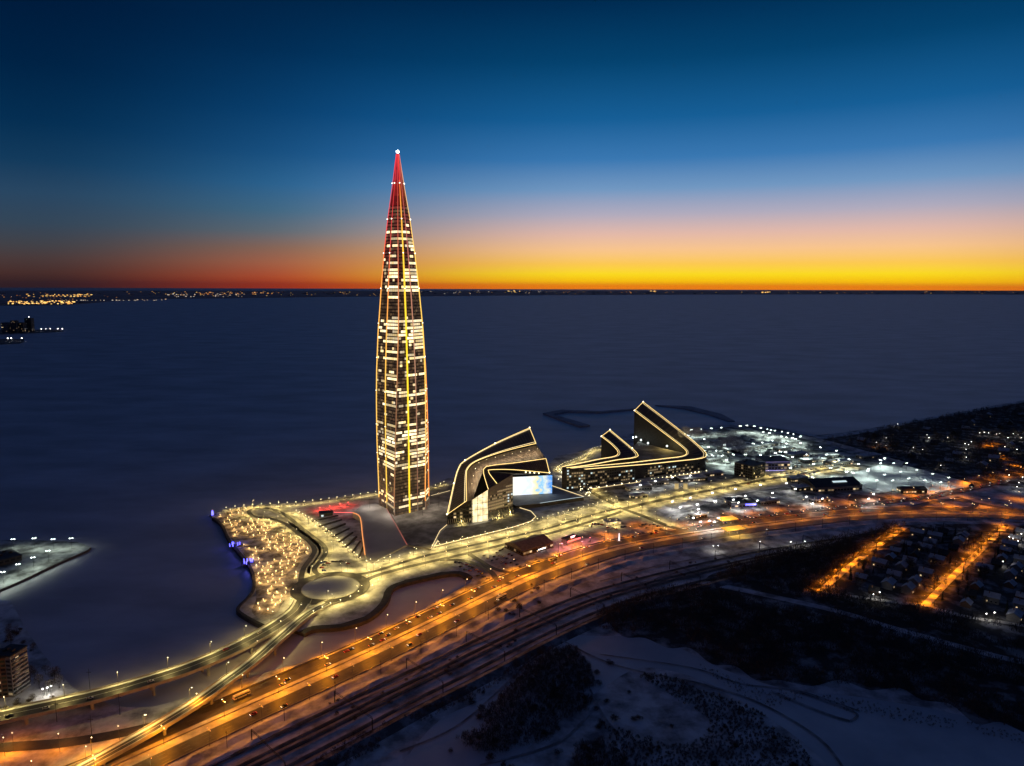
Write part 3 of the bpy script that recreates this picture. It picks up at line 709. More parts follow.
def screen_mat():
    m = bpy.data.materials.new('media_screen'); m.use_nodes = True; nt = m.node_tree; b = nt.nodes['Principled BSDF']; N = nt.nodes.new; L = nt.links.new
    tc = N('ShaderNodeTexCoord'); sp = N('ShaderNodeSeparateXYZ'); L(tc.outputs['Generated'], sp.inputs[0])
    no = N('ShaderNodeTexNoise'); no.inputs['Scale'].default_value = 3.2; no.inputs['Detail'].default_value = 3; mp = N('ShaderNodeMapping'); mp.inputs['Scale'].default_value = (1.6, 0, .8); L(tc.outputs['Generated'], mp.inputs[0]); L(mp.outputs[0], no.inputs[0])
    ad = N('ShaderNodeMath'); ad.operation = 'MULTIPLY_ADD'; L(no.outputs[0], ad.inputs[0]); ad.inputs[1].default_value = .55; sub = N('ShaderNodeMath'); sub.operation = 'SUBTRACT'; L(sp.outputs['X'], sub.inputs[0]); sub.inputs[1].default_value = .27; L(sub.outputs[0], ad.inputs[2])
    cr = N('ShaderNodeValToRGB'); L(ad.outputs[0], cr.inputs[0]); e = cr.color_ramp.elements
    e[0].position = 0; e[0].color = (1, .96, .78, 1); e[1].position = 1; e[1].color = (.02, .30, .9, 1)
    for p, c in ((.3, (1, 1, 1)), (.45, (.75, .85, 1)), (.55, (1, .97, .8)), (.68, (.98, .85, .45)), (.76, (.25, .6, 1)), (.86, (.8, .85, .75))): x = e.new(p); x.color = (*c, 1)
    b.inputs['Base Color'].default_value = (.02, .02, .02, 1); L(cr.outputs[0], b.inputs['Emission Color']); b.inputs['Emission Strength'].default_value = 1.15; m.cycles.emission_sampling = 'FRONT'; return m
M['screen'] = screen_mat()
def lobby_mat():
    m = bpy.data.materials.new('lobby_glazing'); m.use_nodes = True; nt = m.node_tree; b = nt.nodes['Principled BSDF']; N = nt.nodes.new; L = nt.links.new
    tc = N('ShaderNodeTexCoord'); no = N('ShaderNodeTexNoise'); no.inputs['Scale'].default_value = .16; no.inputs['Detail'].default_value = 5; L(tc.outputs['Object'], no.inputs[0])
    cr = N('ShaderNodeValToRGB'); L(no.outputs[0], cr.inputs[0]); cr.color_ramp.elements[0].position = .28; cr.color_ramp.elements[0].color = (.42, .30, .12, 1); cr.color_ramp.elements[1].position = .6; cr.color_ramp.elements[1].color = (1, .86, .5, 1)
    L(cr.outputs[0], b.inputs['Emission Color']); b.inputs['Emission Strength'].default_value = 1.5; m.cycles.emission_sampling = 'FRONT'; return m
M['lobby_grid'] = lobby_mat()
build_west_block()

def build_east_block():
    P = lambda l: [PY(*t) for t in l]
    B1o = P([(643.2, 402.2, 1230), (675.8, 427.2, 1180), (695.2, 442.8, 1140), (705.5, 452.5, 1114), (706.5, 456.4, 1106), (700, 459, 1096), (676.4, 461.6, 1077), (650, 464.4, 1052), (632.5, 465.8, 1036), (585.6, 469.6, 1000)])
    B1i = P([(634.4, 411, 1214), (661.4, 431.4, 1180), (682.7, 447.7, 1136), (686.6, 453, 1118), (682.7, 456.4, 1105), (663.9, 458.9, 1080), (640, 461.8, 1055), (620, 464, 1034), (570.6, 468.4, 994)])
    B2o = P([(610, 430.2, 1130), (625.7, 443.2, 1105), (637.2, 453.6, 1076), (635.8, 457.7, 1062), (617, 460.4, 1042), (591.9, 465, 1012), (566.8, 468.2, 992)])
    B2i = P([(601.3, 436.8, 1116), (610.7, 444, 1092), (618, 452.2, 1076), (614.4, 456.6, 1060), (598, 459.6, 1040), (573, 464.9, 1004), (562, 467, 992)])
    root = thing('wedge_building', 'wide low block with two rising pointed wings outlined in golden light', 'office building', U(640, 470))
    rnd = random.Random(4)
    for A, B in ((B1o, B1i), (B2o, B2i)):
        q = MB(); a, b_ = strip_roof(q, A, B); q.obj('roof', M['roof_panel'], root)
        q = MB()
        for i in range(len(a) - 1): q.tube([a[i].lerp(b_[i], .08) + Vector((0, 0, .4)), a[i].lerp(b_[i], .92) + Vector((0, 0, .4))], .35, 4)
        q.obj('roof_fin', M['fin'], root)
        light_line(a, 'edge_light', root, r=.36); light_line(b_, 'edge_light', root, r=.36); light_line([a[0], b_[0]], 'edge_light', root, r=.36)
        [light_line([p.lerp(r, k_) for p, r in zip(b_, a)], 'edge_light', root, 'warm_strip', .3) for k_ in (.1, .9)]
        q = MB(); wall_strip(q, a, 3); wall_strip(q, b_, 3); wall_strip(q, [a[0], b_[0]], 3); wall_strip(q, [a[-1], b_[-1]], 3); q.obj('outer_wall', M['wall_dark'], root)
        for p in (a[0], b_[0], a[len(a) // 4]):
            c = MB(); c.ball(p + Vector((0, 0, 1.0)), .9); c.obj('corner_lamp', M['warm_head'], root)
    # south front: rows of windows, a lit ledge with lamps
    S = [B1o[9], B1o[8], B1o[7], B1o[6], B1o[5]]
    for a, b_ in zip(S, S[1:]): window_rows(root, a, b_, a.z, b_.z, 8, 4, 4.2, (.62, .33, .05), rnd, topm=3)
    led = []
    for p in S:
        n_ = facing(S[0], S[-1]); led.append(Vector((p.x, p.y, 9)) + n_ * 9)
    q = MB(); ribbon(q, led, 16, 0, 0, 5.5); q.obj('terrace', M['podium'], root)
    for i in range(26):
        s = i / 25 * (len(led) - 1); k = min(int(s), len(led) - 2); p = led[k].lerp(led[k + 1], s - k) + facing(S[0], S[-1]) * 6.5
        c = MB(); c.ball(p + Vector((0, 0, 1.0 + rnd.random())), .8 * rnd.uniform(.5, 1.1), seg=6, rows=4); c.obj('terrace_lamp', M['warm_head'], root)
    light_line([p + facing(S[0], S[-1]) * 8 for p in led], 'edge_light', root, 'warm_strip', .35)
    a, b_ = B1i[-1], B1o[-1]
    window_rows(root, B2o[-1], b_, B2o[-1].z, b_.z, 6, 3.5, 4.2, (.55, .3, .15), rnd, topm=2)
    for i in range(34):
        px, py = 556 + 36 * rnd.random(), 0; py = 472 + (px - 556) * .55 + rnd.uniform(-5, 6); p = U(px, py, 3 + rnd.uniform(1, 8))
        c = MB(); c.tube([(p.x, p.y, 3), p], .12, 4); c.obj('bollard', M['pole'], root); c = MB(); c.ball(p, .55, seg=6, rows=4); c.obj('bollard_lamp', M['warm_head'], root)
    for px, py in ((562, 474), (572, 479), (581, 484), (590, 488), (600, 487), (620, 484)): lamp(root, U(px, py, 7), (1, .86, .55), 2600)
    deck = [PY(*t) for t in ((638, 440, 1200), (662, 448, 1150), (684, 455.5, 1116), (668, 457.5, 1090), (640, 459, 1068), (628, 449, 1110))]
    q = MB(); q.prism([(p.x, p.y) for p in deck], 3, 31); q.obj('roof_deck', M['podium'], root)
    dl = bpy.data.lights.new('deck_lamp', 'POINT'); dl.color = WARM; dl.energy = 16000; dl.shadow_soft_size = 1; o = bpy.data.objects.new('deck_lamp', dl); col.objects.link(o); o.parent = root; o.location = deck[1].lerp(deck[2], .3) - root.location; o.location.z = 44 - 3
    for px, py, Y in ((633, 437.5, 1200), (636, 437, 1200), (641, 440, 1190), (648, 443, 1180), (667, 446, 1150)):
        c = MB(); c.ball(PY(px, py, Y), 1.1); c.obj('deck_lamp_globe', M['cold_head'], root)
build_east_block()

# ------------------------------------------------------------------ podium, plaza, ramp and terraces
def slab(name, pts, z0, z1, m, label=None, cat=None, parent=None, mt=None):
    q = MB(); q.prism([(p.x, p.y) for p in pts], z0, z1, 0, 1 if mt else None); o = q.obj(name, [M[m], M[mt]] if mt else M[m], parent)
    if label: tag(o, label, cat)
    return o
pod = thing('podium', 'low stone podium with glowing edge strip in front of the boomerang-roofed block', 'podium', U(480, 535))
pp = [U(x, y, 4.6) for x, y in ((435, 546.5), (470, 538), (513, 527.5), (531, 521.5), (536, 517), (531, 511.5), (513, 506), (509, 514), (488, 522), (472, 525.5), (446, 528), (440, 533))]
slab('podium_slab', pp, 2.8, 4.6, 'podium', parent=pod); light_line(pp[:7], 'edge_light', pod, 'warm_strip', .4)
light_line([U(434, 547, 6), U(438, 541, 6)], 'edge_light', pod, 'warm_strip', .5)
terrace = thing('terrace', 'snow-dusted grey terrace between the tower foot and the boomerang-roofed block', 'terrace', U(425, 525))
tp = [U(x, y, 4.4) for x, y in ((388, 508), (408, 545), (431, 549), (440, 531), (447, 525), (450, 500), (456, 484), (432, 488), (405, 494))]
slab('terrace_slab', tp, 2.8, 4.4, 'podium', parent=terrace); light_line([tp[4], tp[3], tp[2]], 'edge_light', terrace, 'warm_strip', .35); light_line([U(431, 496, 6), U(450, 491, 6)], 'edge_light', terrace, 'warm_strip', .25)
pz = thing('plaza', 'raised snowy plaza lit white by the glowing media screen', 'plaza', U(545, 497))
zp = [U(x, y, 8) for x, y in ((500, 498), (552, 486), (584, 497), (560, 500.5), (540, 503.5), (516, 506), (511, 503))]
slab('plaza_slab', zp, 2.8, 8, 'dark_concrete', parent=pz, mt='paving'); light_line([zp[1], zp[2]], 'edge_light', pz, 'warm_strip', .4); light_line([zp[2], zp[3], zp[4]], 'edge_light', pz, 'win_cold', .25)
ramp = thing('ramp_roof', 'sloping grey ramp roof at the tower foot edged by an orange and a pink light line', 'ramp roof', U(380, 535))
rp = [U(352.7, 513, 9), U(360, 517.6, 9), U(362.5, 536, 8), U(365, 555, 5.5), U(371.5, 563, 4), U(389, 554, 4), U(407, 545, 5), U(397, 527, 7), U(386.5, 508.8, 9), U(376, 503.5, 9), U(362, 505, 9)]
q = MB(); n = len(rp); tri = tessellate_polygon([[Vector((p.x, p.y, 0)) for p in rp]]); q.add(rp, tri)
for i in range(n): j = (i + 1) % n; q.quad((rp[i].x, rp[i].y, 3), (rp[j].x, rp[j].y, 3), rp[j], rp[i])
q.obj('roof', M['shell'], ramp); light_line(smooth([rp[0]] + rp[1:4], 4), 'edge_light', ramp, 'orange_strip', .5); light_line(rp[6:9], 'edge_light', ramp, 'pink_strip', .35)
light_line([U(325, 512.5, 7), rp[0]], 'edge_light', ramp, 'red_light', .35)
st = thing('stepped_terrace', 'stepped snowy terraces with dark retaining strips beside the loop road', 'terrace', U(340, 535))
for i in range(8):
    t = i / 7; a = U(312 + 47 * t, 522 + 36 * t, 3); b2 = U(338 + 26 * t, 516 + 30 * t, 3)
    d = (b2 - a).normalized(); nn = Vector((-d.y, d.x, 0)); w = .8
    q = MB(); q.prism([(p.x, p.y) for p in (a - nn * w, b2 - nn * w, b2 + nn * w, a + nn * w)], 2.9, 4.4 + .3 * (i % 3)); q.obj('retaining_step', M['dark_concrete'], st)
    q = MB(); nn2 = nn * 5.5; q.prism([(p.x, p.y) for p in (a + nn * w + d * 2, b2 + nn * w, b2 + nn2, a + nn2 + d * 2)], 2.9, 4.2); q.obj('snow_step', M['snow'], st)
pav = thing('pavilion', 'dark flat kiosk pavilion on the red lit ground by the promenade', 'pavilion', U(326, 516))
q = MB(); p = U(326, 516); q.box(p.x, p.y, 3, 16, 9, 5, .4); q.obj('body', M['wall_dark'], pav); q = MB(); q.box(p.x, p.y, 8, 18, 11, .6, .4); q.obj('roof', M['roof_dark'], pav)
q = MB(); q.box(p.x - 3, p.y - 6, 4, 3, .3, 2.5, .4); q.obj('window', M['win_cold'], pav)

# ------------------------------------------------------------------ other buildings
def block(name, label, cat, a, b_, depth, h, wall='wall_grey', roof='roof_snow', win=None, dx=3.5, dy=3.3, gable=0, z0=3.0, canopy=0, door=True, seed=0, group=None):
    """a box-shaped building whose camera side stands on the ground from pixel a to pixel b"""
    A, B = U(*a, z0), U(*b_, z0); d = (B - A).normalized(); n_ = -facing(A, B); C = B + n_ * depth; D = A + n_ * depth
    root = thing(name, label, cat, A.lerp(B, .5), group=group); rnd = random.Random(seed + int(a[0] * 7)); u = Vector((0, 0, h))
    q = MB(); q.prism([(p.x, p.y) for p in (A, B, C, D)], z0 - .5, z0 + h); q.obj('wall', M[wall], root)
    e = .5; q = MB(); ex = lambda p, s, t: p + d * e * s + n_ * e * t
    if gable:
        r0, r1 = ex(A.lerp(D, .5), -1, 0) + u + Vector((0, 0, gable)), ex(B.lerp(C, .5), 1, 0) + u + Vector((0, 0, gable)); k = Vector((0, 0, .15))
        a_, b2, c_, d_ = (p + u + k for p in (ex(A, -1, -1), ex(B, 1, -1), ex(C, 1, 1), ex(D, -1, 1)))
        q.quad(a_, b2, r1, r0); q.quad(c_, d_, r0, r1); q.add((d_, a_, r0), ((0, 1, 2),)); q.add((b2, c_, r1), ((0, 1, 2),))
    else:
        q.prism([(p.x, p.y) for p in (ex(A, -1, -1), ex(B, 1, -1), ex(C, 1, 1), ex(D, -1, 1))], z0 + h + .02, z0 + h + .9)
        for i in range(3):
            p = A.lerp(B, rnd.uniform(.15, .85)) + n_ * depth * rnd.uniform(.2, .8); q.box(p.x, p.y, z0 + h + .9, 3, 2, 1.6, math.atan2(d.y, d.x))
    q.obj('roof', M[roof], root)
    if win:
        W = []; window_grid(None, A, B, z0 + h, z0 + h, z0 + .8, dx, dy, win, rnd, topm=.3, sink=W)
        s1, s2 = (B, C) if facing(B, C).dot((B + C) / 2 - (A + C) / 2) > 0 else (D, A)
        window_grid(None, s1, s2, z0 + h, z0 + h, z0 + .8, dx, dy, win, rnd, topm=.3, sink=W)
        for w in W[:100]: w.obj('window', [M['glass'], M['win_dim'], M['win_warm']], root)
    if door:
        w = MB(); p = A.lerp(B, .4) + facing(A, B) * .15; w.quad(p, p + d * 1.4, p + d * 1.4 + Vector((0, 0, 2.2)), p + Vector((0, 0, 2.2))); w.obj('door', M['wood_dark'], root)
    return root, A, B, n_, d
block('apartment_building', 'brown brick apartment block with pale balconied end wall by the left edge', 'apartment building', (-28, 702), (9, 697), 14, 30, 'wall_brick', 'roof_dark', (.8, .15, .05), 3.4, 3.1)
rt, A, B, n_, d = block('apartment_building', 'grey balconied apartment wing standing beside the ice by the viaduct', 'apartment building', (14, 697.5), (30.5, 686), 13, 31, 'wall_grey', 'roof_dark', (.8, .18, .02), 3.4, 3.1)
for k in range(9):
    q = MB(); c = A.lerp(B, .5) + facing(A, B) * .8; q.box(c.x, c.y, 5 + 3.1 * k, (B - A).length * .8, 1.4, 1.0, math.atan2(d.y, d.x)); q.obj('balcony', M['concrete'], rt)
rt, A, B, n_, d = block('timber_hall', 'long dark timber hall with a big low hipped roof beside the motorway', 'hall', (523, 556.5), (553, 547.5), 32, 6, 'wood_dark', 'hall_roof', (.5, .3, .2), 4, 4, gable=5)
for i in range(5):
    q = MB(); p = A.lerp(B, (i + .5) / 5) + facing(A, B) * 3; q.tube([(p.x, p.y, 3), (p.x, p.y, 8.5)], .3, 6); q.obj('porch_post', M['wood_dark'], rt)
q = MB(); p = A.lerp(B, .62) + facing(A, B) * .5; q.box(p.x, p.y, 5, 11, .4, 1.2, math.atan2(d.y, d.x)); q.obj('lit_sign', M['white_head2'] if 'white_head2' in M else M['win_cold'], rt)
rt, A, B, n_, d = block('red_lit_kiosk', 'small kiosk with a glowing red fascia on the pink lit snow', 'kiosk', (567.5, 545.5), (580, 541.5), 10, 5.5, 'wall_grey', 'roof_dark', None, door=True)
q = MB(); p = A.lerp(B, .5) + facing(A, B) * .4; q.box(p.x, p.y, 6.6, (B - A).length + .5, .4, 1.8, math.atan2(d.y, d.x)); q.obj('fascia', M['red_light'], rt)
q = MB(); p = A.lerp(B, .45) + Vector((0, 3, 0)); q.box(p.x, p.y, 9.4, 8, .6, 2.0, math.atan2(d.y, d.x)); q.obj('roof_sign', M['pink_sign'] if 'pink_sign' in M else M['red_light'], rt)
rt, A, B, n_, d = block('white_office', 'small white flat-roofed office on the bright snow by the crossroads', 'office', (607, 526.5), (621, 525), 11, 4.5, 'wall_white', 'roof_snow', (.3, .2, .5), 3, 3.6)
lamp(rt, A.lerp(B, .5) + facing(A, B) * 5 + Vector((0, 0, 6)), WARM, 3000)  # added lamp that brightens the dark office front
mon = thing('lit_obelisk', 'slim white glowing obelisk beside the motorway bend', 'obelisk', U(619, 541.5))
q = MB(); p = U(619, 541.5); q.box(p.x, p.y, 3, 5, 5, 1.2); q.obj('plinth', M['concrete'], mon); q = MB(); q.tube([(p.x, p.y, 4.2), (p.x, p.y, 13)], .9, 4, r2=.45); q.obj('shaft', M['obelisk'], mon)  # floodlight on the shaft is put in as its own glow
rt, A, B, n_, d = block('car_showroom', 'dark glass cube building with lit windows behind the avenue', 'showroom', (734, 475.5), (752, 480), 34, 21, 'wall_dark', 'roof_dark', (.85, .12, .03), 4, 4)
rt, A, B, n_, d = block('blue_lit_hall', 'flat-roofed hall washed in violet blue light behind the avenue', 'hall', (765, 470.5), (790, 470), 38, 14, 'wall_blue', 'roof_dark', (.55, .25, .2), 5, 5)
q = MB(); ribbon(q, [A + facing(A, B) * 3 + Vector((0, 0, .4)), B + facing(A, B) * 3 + Vector((0, 0, .4))], 2.0); q.obj('glowing_plinth', M['violet'], rt)
q = MB(); ribbon(q, [A + facing(A, B) * .5 + Vector((0, 0, 14)), B + facing(A, B) * .5 + Vector((0, 0, 14))], .8); q.obj('eaves_light', M['violet'], rt)
rt, A, B, n_, d = block('blue_lit_store', 'low dark shed with a blue glowing front near the frontage road', 'store', (731, 508.5), (757, 508), 24, 7, 'wall_blue', 'roof_dark', (.6, .2, .2), 5, 4)
q = MB(); p = A.lerp(B, .75) + facing(A, B) * .4; q.box(p.x, p.y, 7, 14, .5, 2.2, math.atan2(d.y, d.x)); q.obj('lit_sign', M['blue_light'], rt)
rt, A, B, n_, d = block('shopping_hall', 'long grey gabled hall with a white lit ridge window beside the floodlit lot', 'hall', (815, 493), (862, 490.5), 44, 8, 'wall_grey', 'roof_dark', (.72, .2, .08), 5, 4, gable=7)
q = MB(); c1, c2 = A.lerp(B, .45) + n_ * 8 + Vector((0, 0, 11.5)), A.lerp(B, .75) + n_ * 8 + Vector((0, 0, 11.5)); q.quad(c1, c2, c2 + n_ * 4 + Vector((0, 0, 1.4)), c1 + n_ * 4 + Vector((0, 0, 1.4))); q.obj('lit_skylight', M['win_cold'], rt)
# petrol station canopies
for k, (x, y, w, hgt, lab) in enumerate(((727, 523.5, 24, 6, 'glowing yellow petrol station canopy on the far side of the frontage road'), (733, 533.5, 26, 6, 'glowing yellow petrol station canopy between the road lanes'))):
    p = U(x, y); rt = thing('petrol_canopy', lab, 'canopy', p)
    q = MB(); q.box(p.x, p.y, 3 + hgt, w, 12, 1, .35); q.obj('roof', M['canopy_roof'], rt)
    q = MB(); q.box(p.x, p.y, 2.93 + hgt, w - 1.5, 10.5, .05, .35); q.obj('lit_ceiling', M['warm_strip'], rt)
    for sx in (-.35, .35):
        for sy in (-.3, .3):
            q = MB(); q.tube([(p.x + sx * w * math.cos(.35) - sy * 12 * math.sin(.35), p.y + sx * w * math.sin(.35) + sy * 12 * math.cos(.35), 3), (p.x + sx * w * math.cos(.35) - sy * 12 * math.sin(.35), p.y + sx * w * math.sin(.35) + sy * 12 * math.cos(.35), 3 + hgt)], .3, 6); q.obj('post', M['pole'], rt)
    for sx in (-.2, .2):
        q = MB(); q.box(p.x + sx * w, p.y, 3, 1.2, .8, 1.9, .35); q.obj('pump', M['wall_white'], rt)
    ld = bpy.data.lights.new('canopy_light', 'POINT'); ld.color = (1, .55, .06); ld.energy = 9000; ld.shadow_soft_size = 1.5; o = bpy.data.objects.new('canopy_light', ld); col.objects.link(o); o.parent = rt; o.location = (0, -9, 11)
# pair of silos, their yellow light put in as drum glow
for x, lab in ((676.5, 'left of two short cylindrical silos lit yellow beside the office block'), (685.3, 'right of two short cylindrical silos lit yellow beside the office block')):
    p = U(x, 489); rt = thing('silo', lab, 'silo', p); q = MB(); q.tube([(p.x, p.y, 3), (p.x, p.y, 12)], 3, 14); q.obj('drum', M['silo'], rt); q = MB(); q.tube([(p.x, p.y, 12), (p.x, p.y, 13.2)], 3.2, 14, r2=.4); q.obj('lid', M['roof_snow'], rt)
# floodlit lot with its bank and gatehouse
lot = [U(x, y, 3) for x, y in ((846, 476), (880, 465), (907, 470), (970, 487.5), (934, 493), (915, 486), (900, 491), (885, 493), (868, 488))]
z = zup(); q = MB(); q.prism([(p.x, p.y) for p in lot], 3, z); structure(q.obj('snowy_lot_ground', M['snow_clean']))
bank = smooth([U(904, 468.5), U(935, 477), U(971, 487)], 6); q = MB(); nn = normals(bank)
for i in range(len(bank) - 1):
    h = Vector((0, 0, 6)); w = 9; q.quad(bank[i] - nn[i] * w, bank[i + 1] - nn[i + 1] * w, bank[i + 1] + h, bank[i] + h); q.quad(bank[i] + h, bank[i + 1] + h, bank[i + 1] + nn[i + 1] * w, bank[i] + nn[i] * w)
structure(q.obj('snow_bank_terrain', M['snow_clean']))
block('gatehouse', 'low dark gatehouse with pale lit eaves at the notch of the floodlit lot', 'gatehouse', (903, 494), (927, 493.5), 16, 6, 'wall_dark', 'roof_dark', (.6, .1, .3), 4, 3.5, gable=3)
bk2 = smooth([U(800, 437), U(835, 445), U(872, 455.5), U(905, 465)], 6); q = MB(); nn = normals(bk2)
for i in range(len(bk2) - 1):
    h = Vector((0, 0, 5)); w = 8; q.quad(bk2[i] - nn[i] * w, bk2[i + 1] - nn[i + 1] * w, bk2[i + 1] + h, bk2[i] + h); q.quad(bk2[i] + h, bk2[i + 1] + h, bk2[i + 1] + nn[i + 1] * w, bk2[i] + nn[i] * w)
structure(q.obj('snow_bank_terrain', M['snow']))
# works yard sheds
SH = [(700, 456, 20, 14, 7), (716, 462, 26, 14, 6), (738, 453, 30, 16, 7), (752, 450, 34, 14, 6), (770, 447, 30, 12, 6), (786, 451, 26, 14, 6), (775, 461, 34, 14, 6), (800, 458, 30, 16, 7), (815, 463, 36, 14, 6), (830, 459, 30, 14, 6), (842, 466, 34, 14, 7), (800, 482, 22, 12, 6), (806, 491, 26, 12, 6), (872, 459, 30, 16, 6),
      (640, 491, 34, 14, 7), (655, 486, 40, 14, 7), (694, 482, 40, 16, 6), (712, 477, 34, 12, 6), (640, 499, 20, 9, 5), (822, 503, 22, 10, 5), (770, 505, 24, 12, 6), (700, 519, 18, 10, 5)]
for i, (x, y, w, dpt, h) in enumerate(SH):
    wpx = w * F / U(x, y).y / 2
    block('storage_shed', f'{ordinal(i)} flat snow-topped works shed, counted from the wedge-roofed block outward', 'shed', (x - wpx, y + 1), (x + wpx, y - 1), dpt, h, random.choice(('wall_grey', 'wall_dark')), 'roof_snow', (.72, .2, .08), 4, 3.4, group='sheds of the works yards')
block('pier_shed', 'long dark shed standing in the middle of the snowy pier', 'shed', (-8, 568), (22, 560), 30, 5, 'wall_dark', 'roof_dark', (.9, .08, .02), 5, 4)
# port towers far off on the left
for (x, y, w, h, lab) in ((5, 333, 40, 62, 'pale cone-topped silo tower, leftmost on the far port spit'), (14, 333, 34, 74, 'dark slab grain tower second from the left on the far port spit'), (20, 332.6, 44, 60, 'wide dim storage tower in the middle of the far port spit'), (28.5, 332, 40, 84, 'tallest dark tower with a thin lit chimney on the far port spit')):
    wpx = w * F / U(x, y).y / 2
    block('port_tower', lab, 'port tower', (x - wpx, y), (x + wpx, y), w * .8, h, 'wall_dark' if x > 8 else 'wall_grey', 'roof_dark', (.97, .02, .01), 6, 6)

# lighthouse beacon on the headland tip
p = U(212.5, 515); rt = thing('harbour_beacon', 'small harbour beacon glowing blue on the tip of the headland', 'beacon', p)
q = MB(); q.tube([(p.x, p.y, 3), (p.x, p.y, 9)], 1.6, 10, r2=1.1); q.obj('tower', M['blue_light'], rt); q = MB(); q.tube([(p.x, p.y, 9), (p.x, p.y, 11)], 1.3, 10, r2=.3); q.obj('cap', M['wall_white'], rt); q = MB(); q.box(p.x, p.y, 2.2, 7, 7, 1); q.obj('plinth', M['dark_concrete'], rt)
for x, y, lab in ((236, 546, 'upper of two blue lit landing stages on the headland ice edge'), (248, 563.5, 'lower of two blue lit landing stages on the headland ice edge')):
    p = U(x, y); rt = thing('landing_stage', lab, 'landing stage', p); rnd = random.Random(x)
    q = MB(); q.box(p.x, p.y, 3, 13, 9, .8, .5); q.obj('deck', M['dark_concrete'], rt)
    for i in range(7):
        c = MB(); gx, gy = p.x + rnd.uniform(-6, 6), p.y + rnd.uniform(-5, 5); c.tube([(gx, gy, 3.8), (gx, gy, 3.8 + rnd.uniform(1.5, 4))], .45, 5); c.obj('light_rod', M['blue_light'], rt)
    ld = bpy.data.lights.new('blue_lamp', 'POINT'); ld.color = (.12, .12, 1); ld.energy = 2500; ld.shadow_soft_size = .5; o = bpy.data.objects.new('blue_lamp', ld); col.objects.link(o); o.parent = rt; o.location = (0, 0, 4.5)
# ------------------------------------------------------------------ lamps
def make_lamp(kind, h, head, colr, power, name='street_lamp', arm=1.8, headsize=(.7, .35, .22), double=False, spot=True, tilt=0):
    root = bpy.data.objects.new(name, None); col.objects.link(root)
    q = MB(); q.tube([(0, 0, 0), (0, 0, h)], .16, 6, r2=.09); q.obj('pole', M['pole'], root, local=True)
    for s in ((1, -1) if double else (1,)):
        q = MB(); q.tube([(0, 0, h - .1), (s * arm * .6, 0, h + .45), (s * arm, 0, h + .5)], .07, 5); q.obj('arm', M['pole'], root, local=True)
        q = MB(); q.box(s * (arm + .3), 0, h + .3, *headsize); q.obj('lamp_head', M[head], root, local=True)
    ld = bpy.data.lights.new('lamp_light', 'SPOT' if spot else 'POINT'); ld.color = colr; ld.energy = power; ld.shadow_soft_size = .35
    if spot: ld.spot_size = R_(162); ld.spot_blend = .7
    lo = bpy.data.objects.new('lamp_light', ld); col.objects.link(lo); lo.parent = root; lo.location = (0 if double else arm + .3, 0, h - .1)
    if tilt: lo.rotation_euler = (0, R_(-tilt), 0); ld.spot_size = R_(140)
    return root
def place_lamps(proto, spots, cat, labels, group):
    for i, (p, rz) in enumerate(spots):
        o = copy_tree(proto); o.location = p; o.rotation_euler = (0, 0, rz)
        tag(o, labels(i) if callable(labels) else labels, cat, group)
def row(pts, step, off, start=0, face=1):
    out = []
    for p, d in along(pts, step, start):
        n_ = Vector((-d.y, d.x, 0)); q = p + n_ * off; out.append((q, math.atan2(-n_.y * face * (1 if off > 0 else -1), -n_.x * face * (1 if off > 0 else -1))))
    return out
def remove_tree(o):
    for c in list(o.children): remove_tree(c)
    bpy.data.objects.remove(o)
def in_view(p, m=60):
    d = ROT.transposed() @ (Vector(p) - Vector((0, 0, CAM_H)))
    if d.z >= 0: return False
    x = 512 + F * d.x / -d.z; y = 383 - F * d.y / -d.z
    return -m < x < 1024 + m and -m < y < 766 + m

sod = make_lamp('sodium', 12, 'sodium_head', SODIUM, P_SODIUM, tilt=22)
sod2 = make_lamp('sodium', 12, 'sodium_head', SODIUM, P_SODIUM * 1.25, double=True, spot=False)
ground3 = lambda pts, z=3.0: [Vector((p.x, p.y, z)) for p in pts]
deep = make_lamp('deep', 12, 'sodium_head', (1, .26, .004), P_SODIUM * .5, tilt=22)
deep2 = make_lamp('deep', 12, 'sodium_head', (1, .28, .004), P_SODIUM * .4, double=True)
sp = [s for s in row(ground3(med), 33, 24) if in_view(s[0])]
place_lamps(deep, [s for s in sp if proj(s[0])[0] >= 600], 'street lamp', lambda i: f'{ordinal(i)} sodium street lamp beyond the bend on the far motorway edge', 'sodium lamps on the far edge of the motorway beyond the bend')
place_lamps(sod, [s for s in sp if proj(s[0])[0] < 600], 'street lamp', lambda i: f'{ordinal(i)} sodium street lamp from the viaduct end along the far motorway edge', 'sodium lamps on the far edge of the motorway')
near = make_lamp('near', 12, 'dim_head', SODIUM, P_SODIUM * .17, double=True, spot=False)  # added row, throws spill on the railway side and near carriageway
sp = [s for s in row(ground3(med), 36, -24, 9) if in_view(s[0]) and proj(s[0])[0] < 600]
place_lamps(near, sp, 'street lamp', lambda i: f'{ordinal(i)} added twin-armed fill lamp from the viaduct end along the near motorway edge', 'added fill lamps on the near edge of the motorway')
remove_tree(near)
sp = [s for s in row(ground3(med), 40, .01, 14) if in_view(s[0])]
place_lamps(deep2, [s for s in sp if proj(s[0])[0] >= 600], 'street lamp', lambda i: f'{ordinal(i)} twin-armed sodium lamp beyond the bend on the motorway median', 'twin sodium lamps on the motorway median beyond the bend')
remove_tree(deep); remove_tree(deep2)
place_lamps(sod2, [s for s in sp if proj(s[0])[0] < 600], 'street lamp', lambda i: f'{ordinal(i)} twin-armed sodium lamp from the viaduct end on the motorway median', 'twin sodium lamps on the motorway median')
fr = path([(690, 528), (735, 518), (790, 511), (840, 506), (880, 501), (930, 495), (970, 487), (1010, 478), (1060, 468)], 3)
front = make_lamp('front', 11, 'sodium_head', (1, .25, .004), P_SODIUM * .5)
